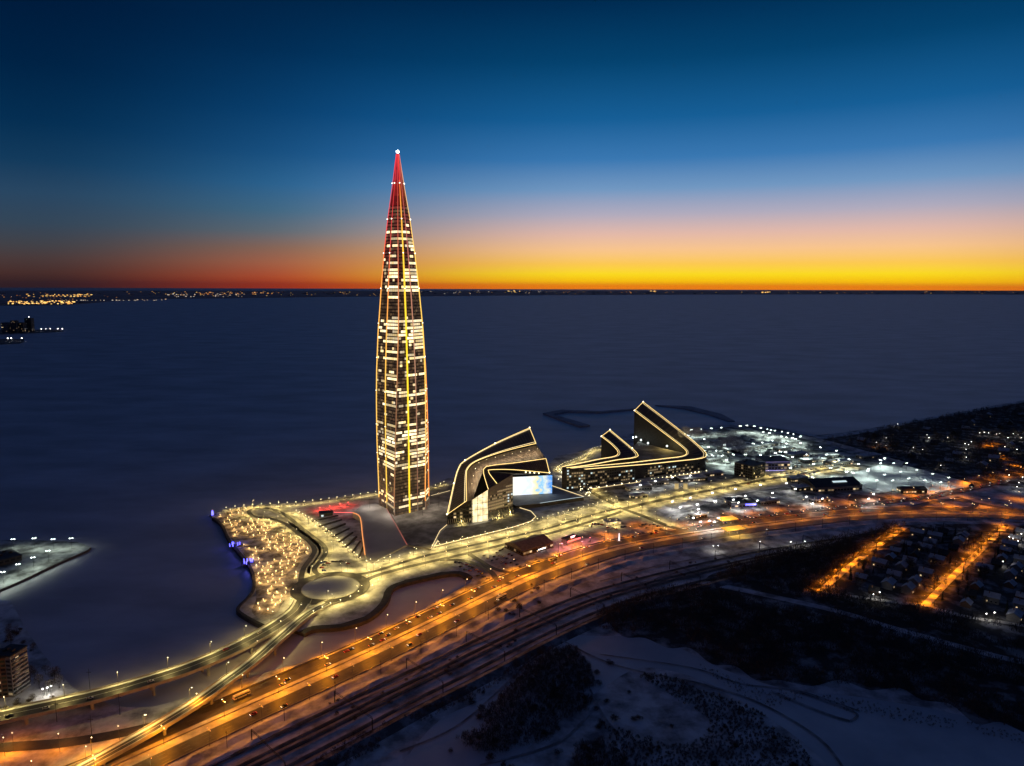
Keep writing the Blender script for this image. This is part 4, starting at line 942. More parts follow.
place_lamps(front, row(fr, 38, 9), 'street lamp', lambda i: f'{ordinal(i)} sodium lamp from the petrol station along the frontage road', 'sodium lamps along the frontage road')
place_lamps(front, [(U(x, y), 2.2) for x, y in ((935, 501), (962, 498), (990, 507), (1012, 512), (952, 507), (1020, 500), (60, 752), (120, 744), (5, 756), (14, 751), (640, 526), (608, 536), (575, 546), (660, 529), (505, 580), (530, 577))], 'street lamp', 'sodium street lamp on an orange slip road beside the motorway', 'sodium lamps on the slip roads')
remove_tree(front)
vil = make_lamp('village', 7, 'dim_head', (1, .27, .004), P_SODIUM * .62, headsize=(.6, .3, .2))
place_lamps(vil, row(st1, 22, 4.5, 6), 'street lamp', lambda i: f'{ordinal(i)} sodium lamp from the near end of the left orange village street', 'sodium lamps of the left village street')
place_lamps(vil, row(st2, 22, 4.5, 6), 'street lamp', lambda i: f'{ordinal(i)} sodium lamp from the near end of the right orange village street', 'sodium lamps of the right village street')
place_lamps(vil, [(U(x, y), 1.0) for x, y in ((984, 447), (990, 446), (996, 444), (880, 448), (1003, 459), (1016, 466))], 'street lamp', 'sodium lamp among the dark trees of the far suburb', 'sodium lamps of the far suburb')
warm = make_lamp('warm', 10, 'warm_head', WARM, P_WARM)
place_lamps(warm, row(ground3(loop[40:200]), 30, 8.5), 'street lamp', lambda i: f'{ordinal(i)} warm street lamp along the loop road from the roundabout', 'warm lamps along the loop road')
place_lamps(warm, row(ground3(lower), 26, -7.5), 'street lamp', lambda i: f'{ordinal(i)} warm street lamp on the basin side of the boulevard', 'warm lamps along the boulevard')
place_lamps(warm, row(ground3(lower[14:]), 28, 8), 'street lamp', lambda i: f'{ordinal(i)} warm street lamp between the two boulevard roads', 'warm lamps between the boulevard roads')
place_lamps(warm, row(ground3(avenue), 26, -12), 'street lamp', lambda i: f'{ordinal(i)} warm street lamp along the avenue from the crossroads, near side', 'warm lamps on the near side of the avenue')
place_lamps(warm, row(ground3(avenue), 30, 12), 'street lamp', lambda i: f'{ordinal(i)} warm street lamp along the avenue from the crossroads, far side', 'warm lamps on the far side of the avenue')
place_lamps(warm, row(ground3(cross), 26, 6), 'street lamp', lambda i: f'{ordinal(i)} warm street lamp down the cross street from the curved office block', 'warm lamps down the cross street')
place_lamps(warm, [(p + Vector((0, 0, 0)), r) for p, r in row(v1, 34, 7.6) if in_view(p)], 'street lamp', lambda i: f'{ordinal(i)} warm lamp from the open end of the wide viaduct', 'warm lamps on the wide viaduct')
place_lamps(warm, [(p, r) for p, r in row(v2, 36, 5.0) if in_view(p)], 'street lamp', lambda i: f'{ordinal(i)} warm lamp from the open end of the narrow ramp viaduct', 'warm lamps on the ramp viaduct')
place_lamps(warm, [(Vector((c0.x + 41 * math.cos(a), c0.y + 41 * math.sin(a), 3)), a + math.pi) for a in (.5, 1.4, 2.3, 3.9, 5.0, 5.8)], 'street lamp', 'warm street lamp on the outer rim of the roundabout', 'warm lamps round the roundabout')
# short path lamps: the promenade along the coast, the terraces, the podium fence
post = make_lamp('post', 4.5, 'warm_head', WARM, 1100, name='path_lamp', arm=.25, headsize=(.6, .6, .4), spot=False)
prom = path([(226, 511), (250, 508), (300, 505), (340, 500), (378, 494.5), (432, 489), (446, 483)], 3)
place_lamps(post, [(p, 0) for p, d in along(ground3(prom), 11)], 'path lamp', lambda i: f'{ordinal(i)} warm path lamp from the headland tip along the promenade', 'path lamps on the sea promenade')
cres = path([(556, 471), (563, 466), (572, 463), (581, 459.5), (588, 455), (592, 451), (599, 449), (606, 450)], 3)
place_lamps(post, [(p, 0) for p, d in along(ground3(cres), 8)], 'path lamp', lambda i: f'{ordinal(i)} path lamp on the crescent quay behind the wide low block', 'path lamps on the crescent quay')
terr = path([(296, 514), (312, 523), (330, 536), (345, 549), (360, 562)], 3)
place_lamps(post, [(p, 0) for p, d in along(ground3(terr), 9)], 'path lamp', lambda i: f'{ordinal(i)} warm path lamp along the terrace path beside the loop road', 'path lamps on the terrace path')
fence = path([(432, 549.5), (452, 545), (470, 541), (494, 535.5), (520, 529), (536, 523), (560, 516), (590, 508), (612, 502)], 3)
place_lamps(post, [(p, 0) for p, d in along(ground3(fence), 9)], 'path lamp', lambda i: f'{ordinal(i)} path lamp along the podium fence from the sloping ramp', 'path lamps along the podium fence')
place_lamps(post, [(U(x, y), 0) for x, y in ((313, 616), (322, 612), (330, 608), (340, 605), (350, 601), (358, 596), (372, 590), (378, 584), (378, 565), (384, 562), (390, 561), (399, 560), (410, 557), (416, 553), (370, 563.5), (366, 565))], 'path lamp', 'warm path lamp on the snowy quay beside the roundabout', 'path lamps on the quay')
cold = make_lamp('cold', 14, 'cold_head', COLD, P_COLD, name='floodlight_mast', arm=1.0, headsize=(1.0, .9, .6), double=True)
COLDS = [(691, 430), (701, 429.5), (711, 428.5), (721, 427.8), (740, 426), (746.5, 425.5), (754, 426.3), (760.5, 428), (767, 429.5), (770.5, 430.5), (774.5, 430.8), (781.5, 432), (787.5, 433.5), (793, 434.6), (800, 437), (763, 432.5), (769, 433.5), (781, 437), (786, 438), (792, 438.5), (795, 439.5),
         (753, 444.5), (762, 443.5), (772, 441.5), (786, 444.5), (800, 444), (820, 448.5), (724, 446), (733, 456), (708, 448), (722, 457), (726, 461.5), (737, 464), (745, 463), (712, 457), (780, 453), (785, 453.5), (775, 454.5), (792, 458.5), (813, 466), (848.5, 461), (880, 462), (867, 473), (852, 475), (846, 474), (812, 480), (884, 460), (700, 462), (760, 456.5), (806, 456), (826, 456), (838, 462), (858, 466), (836, 452), (716, 452), (745, 456), (770, 458), (756, 470), (790, 470), (830, 470), (688, 436), (704, 440)]
place_lamps(cold, [(U(x, y + 7), random.uniform(0, 6.28)) for x, y in COLDS], 'floodlight', 'cold white floodlight mast in the frosty works yard', 'cold floodlights of the works yard')
lotlamp = make_lamp('lot', 14, 'cold_head', (.86, 1, .86), 4600, name='floodlight_mast', arm=1.0, headsize=(.8, .7, .4), double=True)
place_lamps(lotlamp, [(U(x, y + 6), .4) for x, y in ((868, 472), (880, 466), (893, 466), (906, 466), (884, 478), (900, 475), (916, 473), (932, 477), (948, 481), (924, 484), (908, 482), (940, 486), (876, 484), (892, 484))], 'floodlight', 'cold white floodlight mast on the evenly lit snowy lot', 'cold floodlights of the snowy lot')
remove_tree(lotlamp)
pierlamp = make_lamp('pier', 12, 'cold_head', (.85, 1, .8), 6000, name='floodlight_mast', arm=1.0, headsize=(.9, .7, .5), double=True)
place_lamps(pierlamp, [(U(x, y + 9), 0.4) for x, y in ((14, 541), (35, 540), (54, 541), (72, 540), (4, 575), (19, 567), (34, 560), (49, 553), (-10, 582))], 'floodlight', 'cold white floodlight mast on the snowy pier', 'cold floodlights of the pier')
station = make_lamp('station', 11, 'white_head', (1, .97, .86), 7000, name='floodlight_mast', arm=.8, headsize=(1.1, .9, .6), double=True)
place_lamps(station, [(U(x, y + 7), .7) for x, y in ((693, 520), (698, 511), (700, 524), (709, 523), (714, 524), (718, 520), (697, 506), (738, 504), (733, 501), (757, 502), (812, 505), (806, 498), (822, 500), (868, 500), (873, 495), (672, 503), (690, 499), (712, 494), (735, 490), (760, 486), (786, 484), (745, 497), (772, 494), (795, 490), (680, 509), (655, 482), (672, 478), (690, 476), (640, 486))], 'floodlight', 'white floodlight mast beside the frontage road yards', 'white floodlights of the roadside yards')
tall = copy_tree(station); tall.location = U(714.5, 518); tall.scale = (1.1, 1.1, 1.9); tag(tall, 'tall solitary floodlight mast behind the petrol station', 'floodlight')
for p in (sod, sod2, vil, warm, post, cold, station, pierlamp): remove_tree(p)

# ------------------------------------------------------------------ illuminated saplings in the headland park
rnd = random.Random(21)
def make_light_tree():
    root = bpy.data.objects.new('lit_sapling', None); col.objects.link(root)
    q = MB(); q.tube([(0, 0, 0), (0, 0, 2.6)], .1, 5, r2=.03)
    for i in range(7):
        a = i * 2.4; z = .9 + .22 * i; q.tube([(0, 0, z), (.45 * math.cos(a), .45 * math.sin(a), z + .7)], .04, 4, r2=.015)
    q.obj('trunk', M['bark'], root, local=True)
    q = MB(); r = random.Random(2)
    for i in range(24):
        a, z = r.uniform(0, 6.28), r.uniform(1.0, 3.1); rr = .55 * math.sqrt(max(.1, 1 - ((z - 1.9) / 1.4) ** 2)) * r.uniform(.5, 1); q.ball((rr * math.cos(a), rr * math.sin(a), z), .11, seg=4, rows=2)
    q.obj('fairy_light_bulb', M['gold_bulb'], root, local=True)
    ld = bpy.data.lights.new('sapling_glow', 'POINT'); ld.color = GOLD; ld.energy = P_GOLD; ld.shadow_soft_size = .3
    lo = bpy.data.objects.new('sapling_glow', ld); col.objects.link(lo); lo.parent = root; lo.location = (.6, -1.0, 2.6); return root
PARK = [(216, 517), (238, 508), (262, 507.5), (247, 510.5), (252, 518), (271, 521.5), (289, 531), (304, 543), (309, 551), (305, 560), (298, 570), (296, 582), (294, 593), (281, 602), (275, 612), (264, 618), (256, 612), (260, 600), (258, 585), (256, 570), (248, 556), (236, 541), (227, 526)]
DARK = [(238, 540, 16, 5), (268, 557, 9, 5), (285, 531, 14, 5), (240, 519, 12, 2.5), (292, 585, 3, 25), (258, 545, 8, 3), (302, 556, 4, 6)]
pw = [U(x, y) for x, y in PARK]; x0, x1 = min(p.x for p in pw), max(p.x for p in pw); y0, y1 = min(p.y for p in pw), max(p.y for p in pw)
spots = []; y = y0
while y < y1:
    x = x0 + rnd.uniform(0, 5)
    while x < x1:
        p = Vector((x + rnd.uniform(-1.4, 1.4), y + .16 * (x0 - x) + rnd.uniform(-1, 1), 3)); x += 8.2 + (rnd.random() < .25) * 6
        if not inside((p.x, p.y), [(q_.x, q_.y) for q_ in pw]): continue
        px, py, _ = proj(p)
        if any(((px - a) / w) ** 2 + ((py - b_) / h) ** 2 < 1 for a, b_, w, h in DARK) and rnd.random() < .85: continue
        spots.append(p)
    y += 9.4
rnd.shuffle(spots); spots = spots[:235]
lt = make_light_tree()
for p in spots:
    o = copy_tree(lt); o.location = p; s = rnd.uniform(.75, 1.15); o.scale = (s, s, s); o.rotation_euler.z = rnd.uniform(0, 6.28)
    tag(o, 'sapling wound with golden fairy lights in the snowy headland park', 'tree', 'fairy-lit saplings of the headland park')
remove_tree(lt)
# red wash beside the pavilion, pink wash round the kiosk
def floor_wash(p, colr, power, label, h=4.0):
    rt = thing('coloured_floodlight', label, 'floodlight', p)
    q = MB(); q.tube([p, p + Vector((0, 0, h))], .14, 6); q.obj('pole', M['pole'], rt); q = MB(); q.box(p.x, p.y, p.z + h, .8, .8, .5); q.obj('lamp_head', M['red_light'], rt)
    ld = bpy.data.lights.new('flood', 'POINT'); ld.color = colr; ld.energy = power; ld.shadow_soft_size = .4; o = bpy.data.objects.new('flood', ld); col.objects.link(o); o.parent = rt; o.location = (0, 0, h + 1.2)
for i, (x, y) in enumerate(((320, 511), (330, 509), (340, 507), (348, 505.5))): floor_wash(U(x, y), (1, .06, .03), 5200, f'{ordinal(i)} red floodlight from the pavilion toward the tower foot')
for i, (x, y) in enumerate(((562, 548), (572, 549), (582, 546), (590, 542), (566, 540))): floor_wash(U(x, y), (1, .22, .26), 2600, f'{ordinal(i)} pink floodlight round the red kiosk, counted from the timber hall', 5)

# ------------------------------------------------------------------ vehicles
def make_car(paint, lights, kind='car'):
    root = bpy.data.objects.new('car', None); col.objects.link(root)
    q = MB(); L, W = (4.5, 1.85)
    prof = [(-2.2, .35), (-2.25, .75), (-2.1, .95), (-1.55, 1.0), (1.0, .95), (2.05, .78), (2.25, .6), (2.2, .35)]
    n = len(prof); vs = [(x, s * (W / 2 - (.06 if z > .9 else 0)), z) for s in (-1, 1) for x, z in prof]
    fs = [tuple(range(n)), tuple(reversed(range(n, 2 * n)))] + [(i + n, (i + 1) % n + n, (i + 1) % n, i) for i in range(n)]
    q.add(vs, fs); q.obj('body', CARP[paint], root, local=True)
    q = MB(); b0 = [(-1.9, .98), (-1.25, 1.46), (.15, 1.46), (1.0, .95)]; k = 4
    vs = [(x, s * (W / 2 - (.12 if z < 1.2 else .28)), z) for s in (-1, 1) for x, z in b0]
    q.add(vs, [(0, 1, 2, 3), (7, 6, 5, 4)] + [(i + k, (i + 1) % k + k, (i + 1) % k, i) for i in range(3)]); q.obj('window', M['glass'], root, local=True)
    q = MB(); q.box(-.55, 0, 1.45, 1.5, W - .55, .05); q.obj('roof', CARP[paint], root, local=True)
    for x in (-1.35, 1.4):
        for s in (-1, 1):
            q = MB(); q.tube([(x, s * .72, .33), (x, s * .95, .33)], .33, 10); q.obj('wheel', M['tyre'], root, local=True)
    for s in (-1, 1):
        q = MB(); q.box(2.2, s * .62, .58, .14, .42, .2); q.obj('headlight', M['headlight'] if lights else M['glass'], root, local=True)
        q = MB(); q.box(-2.22, s * .65, .7, .12, .4, .18); q.obj('taillight', M['taillight'] if lights else M['red_lens'], root, local=True)
    return root
def make_bus():
    root = bpy.data.objects.new('bus', None); col.objects.link(root)
    q = MB(); q.box(0, 0, .4, 12, 2.5, 2.6); q.obj('body', M['wall_white'], root, local=True)
    q = MB(); q.box(0, 0, 1.4, 11.6, 2.56, 1.0); q.obj('window', M['glass'], root, local=True); q = MB(); q.box(0, 0, 3.0, 9, 1.8, .25); q.obj('roof', M['roof_snow'], root, local=True)
    for x in (-3.6, 3.8):
        for s in (-1, 1): q = MB(); q.tube([(x, s * .9, .5), (x, s * 1.28, .5)], .5, 10); q.obj('wheel', M['tyre'], root, local=True)
    for s in (-1, 1):
        q = MB(); q.box(6.0, s * .9, .7, .12, .4, .3); q.obj('headlight', M['headlight'], root, local=True); q = MB(); q.box(-6.0, s * .9, .9, .12, .3, .4); q.obj('taillight', M['taillight'], root, local=True)
    return root
M['red_lens'] = mat('red_lens', (.2, .01, .01), .3)
protos = {(c, l): make_car(c, l) for c in CARP for l in (True, False)}
cols = list(CARP)
def near_med(px, py):
    p = U(px, py); best = min(range(len(med)), key=lambda i: (med[i] - p).length); return best
used = 0
FAR = [(343, 653), (355, 651), (367, 646), (373, 641), (386, 637), (381, 634), (396, 632), (406, 627), (407, 621.5), (320, 667), (277, 679), (263, 685), (418, 617), (425, 613), (436, 611), (447, 606), (462, 598), (476, 590), (484, 585), (497, 581), (512, 578), (545, 563), (556, 558), (590, 549), (628, 540), (655, 534), (694, 529), (720, 525), (744, 521), (792, 516), (820, 514), (848, 510)]
NEAR = [(395, 645), (272, 706), (248, 716), (330, 684), (425, 635), (500, 597), (452, 618), (575, 566), (640, 548), (700, 539), (760, 530)]
zz = Z[0]
def put(lst, offs, way, name):
    items = sorted(lst, key=lambda t: t[0])
    for i, (x, y) in enumerate(items):
        k = near_med(x, y); p = med[k] + (med[min(k + 1, len(med) - 1)] - med[k]) * rnd.random(); d = (med[min(k + 1, len(med) - 1)] - med[k - 1]).normalized(); n_ = Vector((-d.y, d.x, 0))
        c = rnd.choice(cols); o = copy_tree(protos[(c, True)]); o.location = p + n_ * (offs + rnd.choice((-5, -1.7, 1.7, 5))); o.location.z = 3.2
        o.rotation_euler.z = math.atan2(d.y, d.x) + (math.pi if way < 0 else 0)
        tag(o, f'{c} car with lights on, {ordinal(i)} from the viaduct end on the {name} motorway carriageway', 'car', f'cars on the {name} carriageway')
put(FAR, 13, 1, 'far'); put(NEAR, -13, -1, 'near')
bus = make_bus()
for (x, y, offs, lab) in ((241, 694, 15, 'long white bus on the motorway just past the ramp viaduct'), (495, 596, -14, 'white bus under the bend on the near motorway carriageway'), (552, 560, 15, 'white bus beside the timber hall on the far carriageway')):
    k = near_med(x, y); d = (med[k + 1] - med[k - 1]).normalized(); o = copy_tree(bus); o.location = med[k] + Vector((-d.y, d.x, 0)) * offs; o.location.z = 3.2; o.rotation_euler.z = math.atan2(d.y, d.x) + (math.pi if offs < 0 else 0); tag(o, lab, 'bus')
remove_tree(bus)
def parked(lst, group, rz=None, where='', lights=False, jitter=0):
    for i, (x, y) in enumerate(lst):
        c = rnd.choice(('black', 'grey', 'black', 'blue', 'red', 'silver', 'white')); o = copy_tree(protos[(c, lights)]); o.location = U(x + rnd.uniform(-jitter, jitter), y + rnd.uniform(-jitter, jitter) * .5, 3.22); o.rotation_euler.z = (rz if rz is not None else 0) + rnd.uniform(-.1, .1)
        tag(o, f'{ordinal(i)} parked car from the left {where}, {c}', 'car', group)
parked([(456, 562.5), (460, 563), (463, 564), (467, 565), (470, 566.5), (473, 568), (476, 570), (479, 572), (470, 571), (465, 570), (482, 574), (484, 577), (478, 576), (488, 579), (461, 567)], 'cars parked by the basin curve', .6, 'on the snowy curve beside the basin')
parked([(497, 553), (500, 551), (503, 549.5), (499, 556), (503, 557), (507, 559), (509, 554.5), (512, 556), (494, 557), (497, 559.5), (502, 562), (506, 564), (511, 563), (515, 561), (517, 565), (520, 567), (505, 547.5), (509, 546.5), (513, 545.5), (484, 556), (488, 558.5), (492, 561)], 'cars parked beside the timber hall', 1.1, 'on the snow beside the timber hall')
parked([(322, 563.5), (325, 562.5), (328, 563.7), (324, 565.5), (333, 562), (337, 562), (341, 561.7), (345, 562), (322, 568), (324, 571), (348, 564), (329, 566)], 'cars parked by the loop road bend', .3, 'inside the loop road bend')
parked([(593, 524.5), (596, 524), (599, 524.5), (602, 525), (591, 526.5), (608, 528), (612, 528.5), (616, 529), (622, 527.5), (625, 527)], 'cars parked round the white office', .2, 'round the small white office')
parked([(640, 526), (643, 525), (646, 524.5), (650, 525.5), (654, 525), (658, 526.5), (639, 534), (643, 533.5), (652, 534), (656, 531), (661, 529.5), (647, 528)], 'cars parked below the crossroads', .5, 'on the lot below the crossroads')
av2 = path([(700, 491), (740, 484), (785, 476), (820, 470.5)], 3)
for i, (p, d) in enumerate([t for off in (-8, 7.5) for t in along(offset(av2, off), 11)]):
    if rnd.random() < .35: continue
    c = rnd.choice(cols); o = copy_tree(protos[(c, False)]); o.location = p + Vector((0, 0, .2)); o.rotation_euler.z = math.atan2(d.y, d.x); tag(o, f'{c} car parked along the avenue, {ordinal(i)} in line from the crossroads', 'car', 'cars parked along the avenue')
frp = path([(690, 530), (735, 520), (790, 513), (840, 508), (880, 503), (930, 497), (970, 489), (1010, 480)], 3)
for i, (p, d) in enumerate([t for off, s in ((3.5, 0), (-3.5, 9)) for t in along(offset(frp, off), 24, s)]):
    c = rnd.choice(cols); o = copy_tree(protos[(c, True)]); o.location = p + Vector((0, 0, .3)); o.rotation_euler.z = math.atan2(d.y, d.x) + math.pi * (i % 2); tag(o, f'{c} car with lights on, {ordinal(i)} counted along the frontage road from the petrol station', 'car', 'cars on the frontage road')
for i, (x, y) in enumerate(((8, 715), (46, 702), (90, 693), (150, 676), (230, 652), (266, 631))):
    p = min(v1, key=lambda t: (t - U(x, y, 10)).length); k = v1.index(p); d = (v1[min(k + 1, len(v1) - 1)] - v1[max(k - 1, 0)]).normalized()
    c = rnd.choice(cols); o = copy_tree(protos[(c, False)]); o.location = p + Vector((-d.y, d.x, 0)) * rnd.choice((-3, 3)) + Vector((0, 0, .06)); o.rotation_euler = (0, 0, math.atan2(d.y, d.x)); tag(o, f'{c} car on the wide viaduct, {ordinal(i)} from its open end', 'car', 'cars on the wide viaduct')
for o in protos.values(): remove_tree(o)

# freight containers and lorries in the works yards
def make_container():
    root = bpy.data.objects.new('freight_container', None); col.objects.link(root)
    q = MB(); q.box(0, 0, 0, 12, 2.5, 2.7); q.obj('body', M['wall_grey'], root, local=True); q = MB(); q.box(0, 0, 2.7, 11.8, 2.3, .2); q.obj('roof', M['roof_snow'], root, local=True)
    for s in (-1, 1): q = MB(); q.box(6.03, s * .6, .1, .06, 1.1, 2.4); q.obj('door', M['wall_dark'], root, local=True)
    return root
def make_lorry():
    root = bpy.data.objects.new('lorry', None); col.objects.link(root)
    q = MB(); q.box(-1.2, 0, 1.0, 7.5, 2.5, 2.6); q.obj('cargo_box', M['wall_white'], root, local=True); q = MB(); q.box(3.8, 0, .7, 2, 2.3, 2.2); q.obj('cab', M['wall_blue'], root, local=True); q = MB(); q.box(4.81, 0, 1.7, .06, 2.0, .9); q.obj('windscreen', M['glass'], root, local=True)
    for x in (-3.8, -2.6, 3.6):
        for s in (-1, 1): q = MB(); q.tube([(x, s * .8, .5), (x, s * 1.2, .5)], .5, 8); q.obj('wheel', M['tyre'], root, local=True)
    return root
cont, lor = make_container(), make_lorry(); r = random.Random(77)
YARD = [(700, 446), (716, 440), (740, 436), (770, 436), (800, 440), (830, 452), (860, 462), (850, 470), (810, 470), (780, 466), (740, 466), (712, 464)]; yl = [(U(*t).x, U(*t).y) for t in YARD]; n = 0
while n < 110:
    x, y = r.uniform(min(p[0] for p in yl), max(p[0] for p in yl)), r.uniform(min(p[1] for p in yl), max(p[1] for p in yl))
    if not inside((x, y), yl): continue
    n += 1; k = r.random() < .6; o = copy_tree(cont if k else lor); o.location = (x, y, 3.2); o.rotation_euler.z = .5 + r.choice((0, math.pi / 2)) + r.uniform(-.1, .1)
    tag(o, 'grey freight container in the frosty works yard' if k else 'white-boxed lorry parked in the frosty works yard', 'container' if k else 'lorry', 'containers in the works yard' if k else 'lorries in the works yard')
    if k and r.random() < .4: o2 = copy_tree(cont); o2.location = (x, y, 6.1); o2.rotation_euler = o.rotation_euler; tag(o2, 'upper freight container of a stacked pair in the works yard', 'container', 'upper containers in the works yard')
remove_tree(cont); remove_tree(lor)
# ------------------------------------------------------------------ trees, woods, scrub
def twig_cloud(r, n, rx, rz, zc, mb, size=1.6, w=.10):
    for i in range(n):
        while True:
            x, y, z = r.uniform(-1, 1), r.uniform(-1, 1), r.uniform(-1, 1)
            d = x * x + y * y + z * z
            if d < 1 and d > .06: break
        p = Vector((x * rx, y * rx, zc + z * rz)); v = Vector((x, y, z * .6 + .7)).normalized() * size * r.uniform(.5, 1.1); s = Vector((r.uniform(-1, 1), r.uniform(-1, 1), r.uniform(-.3, .3))).normalized() * w * size * r.uniform(.6, 1.6)
        mb.add((p - s, p + s, p + v), ((0, 1, 2),))
def make_tree(seed, h):
    r = random.Random(seed); root = bpy.data.objects.new('bare_tree', None); col.objects.link(root)
    q = MB(); q.tube([(0, 0, -.3), (r.uniform(-.2, .2), r.uniform(-.2, .2), h * .45), (r.uniform(-.4, .4), r.uniform(-.4, .4), h * .85)], h * .022, 6, r2=h * .004)
    for i in range(9):
        a = r.uniform(0, 6.28); z = h * r.uniform(.25, .7); l = h * r.uniform(.2, .36); q.tube([(0, 0, z), (l * .5 * math.cos(a), l * .5 * math.sin(a), z + l * .5), (l * .8 * math.cos(a), l * .8 * math.sin(a), z + l)], h * .009, 4, r2=h * .002)
    q.obj('trunk', M['bark'], root, local=True)
    q = MB(); twig_cloud(r, 420, h * .34, h * .38, h * .62, q, h * .15, .07); q.obj('crown', M['twigs'], root, local=True); return root
def make_fir(seed, h):
    r = random.Random(seed); root = bpy.data.objects.new('fir_tree', None); col.objects.link(root)
    q = MB(); q.tube([(0, 0, -.3), (0, 0, h)], h * .02, 6, r2=.03); q.obj('trunk', M['bark'], root, local=True)
    q = MB()
    for i in range(420):
        t = r.random() ** .7; z = h * (.08 + .9 * t); R = h * .2 * (1 - t) + .15; a = r.uniform(0, 6.28); l = R * r.uniform(.6, 1.15); b = Vector((math.cos(a), math.sin(a), 0)); s = Vector((-b.y, b.x, 0)) * R * .16
        tip = Vector((0, 0, z - l * .45)) + b * l; q.add((Vector((0, 0, z)) + b * l * .2 - s, Vector((0, 0, z)) + b * l * .2 + s, tip), ((0, 1, 2),))
    q.obj('crown', M['needles'], root, local=True); return root
def make_bush(seed):
    r = random.Random(seed); root = bpy.data.objects.new('bare_bush', None); col.objects.link(root)
    q = MB()
    for i in range(7): a = i * .9; q.tube([(0, 0, -.2), (.8 * math.cos(a), .8 * math.sin(a), 1.5)], .05, 4, r2=.02)
    q.obj('stem', M['bark'], root, local=True)
    q = MB()
    for k in range(4): cx, cy = r.uniform(-1.6, 1.6), r.uniform(-1.6, 1.6); o = len(q.v); twig_cloud(r, 110, 1.7, 1.3, 1.3, q, .9, .13); q.v[o:] = [(x + cx, y + cy, z) for x, y, z in q.v[o:]]
    q.obj('crown', M['twigs'], root, local=True); return root
trees = [make_tree(i, 11 + i) for i in range(4)]; firs = [make_fir(i + 9, 13 + 2 * i) for i in range(2)]; bushes = [make_bush(i) for i in range(3)]
def scatter(poly, n, protos_, zoff=3.0, smin=.7, smax=1.25, label='', cat='tree', group='', seed=1, avoid=()):
    r = random.Random(seed); pw = [U(x, y) for x, y in poly]; pl = [(p.x, p.y) for p in pw]; X = [p[0] for p in pl]; Y = [p[1] for p in pl]; k = 0; tries = 0
    while k < n and tries < n * 60:
        tries += 1; x, y = r.uniform(min(X), max(X)), r.uniform(min(Y), max(Y))
        if not inside((x, y), pl) or any((Vector((x, y, 3)) - a).length < b_ for a, b_ in avoid): continue
        o = copy_tree(r.choice(protos_)); o.location = (x, y, zoff); s = r.uniform(smin, smax); o.scale = (s, s, s * r.uniform(.85, 1.2)); o.rotation_euler.z = r.uniform(0, 6.28); tag(o, label, cat, group); k += 1
def wood(name, polys, sp, hmin, hmax, per, seed, thin=None, fat=1.0):
    r = random.Random(seed); vs = []; fs = []
    for poly in polys:
        pw = [U(x, y) for x, y in poly]; pl = [(p.x, p.y) for p in pw]; X = [p[0] for p in pl]; Y = [p[1] for p in pl]; y = min(Y)
        while y < max(Y):
            x = min(X)
            while x < max(X):
                cx, cy = x + r.uniform(-.5, .5) * sp, y + r.uniform(-.5, .5) * sp; x += sp
                if not inside((cx, cy), pl): continue
                if math.sin(cx * .045 + 1.3 * math.sin(cy * .03)) + math.sin(cy * .06 + cx * .02) < (thin if thin is not None else -1.5): continue
                if thin is None and r.random() < (.22 if sp > 3 else .1): continue
                h = r.uniform(hmin, hmax); R = h * r.uniform(.22, .36)
                for i in range(per):
                    a = r.uniform(0, 6.28); q_ = R * math.sqrt(r.random()); z = h * (.15 + .75 * r.random() * (1 - .5 * q_ / R)); l = h * r.uniform(.12, .26); w = h * r.uniform(.012, .03) * fat
                    px, py = cx + q_ * math.cos(a), cy + q_ * math.sin(a); b = r.uniform(0, 6.28); o = len(vs)
                    vs += [(px - w * math.cos(b), py - w * math.sin(b), 3 + z), (px + w * math.cos(b), py + w * math.sin(b), 3 + z), (px + math.cos(a) * l * .4, py + math.sin(a) * l * .4, 3 + z + l)]; fs.append((o, o + 1, o + 2))
                o = len(vs); w = h * .012; vs += [(cx - w, cy, 2.8), (cx + w, cy, 2.8), (cx, cy, 3 + h * .9), (cx, cy - w, 2.8), (cx, cy + w, 2.8)]; fs += [(o, o + 1, o + 2), (o + 3, o + 4, o + 2)]
            y += sp
    me = bpy.data.meshes.new(name); me.from_pydata(vs, [], fs); me.materials.append(M['twigs']); o = bpy.data.objects.new(name, me); col.objects.link(o); o['kind'] = 'stuff'; return o
F1 = [(740, 563), (800, 549), (840, 541), (880, 531), (902, 524), (870, 551), (846, 566), (832, 580), (820, 590), (860, 601), (905, 607), (960, 619), (1040, 636), (1070, 664), (1000, 651), (900, 626), (840, 607), (770, 592), (715, 580)]
F2 = [(600, 617), (650, 597), (690, 590), (760, 600), (840, 618), (900, 636), (1000, 662), (1080, 684), (1090, 738), (1000, 726), (930, 698), (860, 686), (780, 684), (730, 668), (690, 650), (640, 638), (606, 630)]
wood('bare_woods', [F1, F2], 4.4, 7, 14, 40, 3)
wood('suburb_woods', [[(822, 443), (870, 433), (965, 414), (1100, 394), (1180, 405), (1180, 470), (1010, 480), (975, 482), (935, 473), (905, 464), (860, 451)]], 10, 9, 17, 40, 4)
P3 = [(478, 720), (500, 700), (520, 676), (545, 652), (575, 648), (590, 668), (596, 690), (586, 712), (560, 722), (550, 742), (520, 748), (495, 735)]
wood('bare_thicket', [P3,  [(455, 740), (485, 730), (520, 746), (500, 756), (470, 752)], [(575, 748), (600, 742), (625, 756), (628, 790), (570, 790)]], 2.4, 4, 8, 60, 5)
wood('undergrowth', [[(610, 678), (660, 674), (700, 690), (760, 712), (800, 745), (830, 790), (640, 800), (600, 720)]], 2.6, 1.6, 4, 34, 6, thin=-.25, fat=3.5)
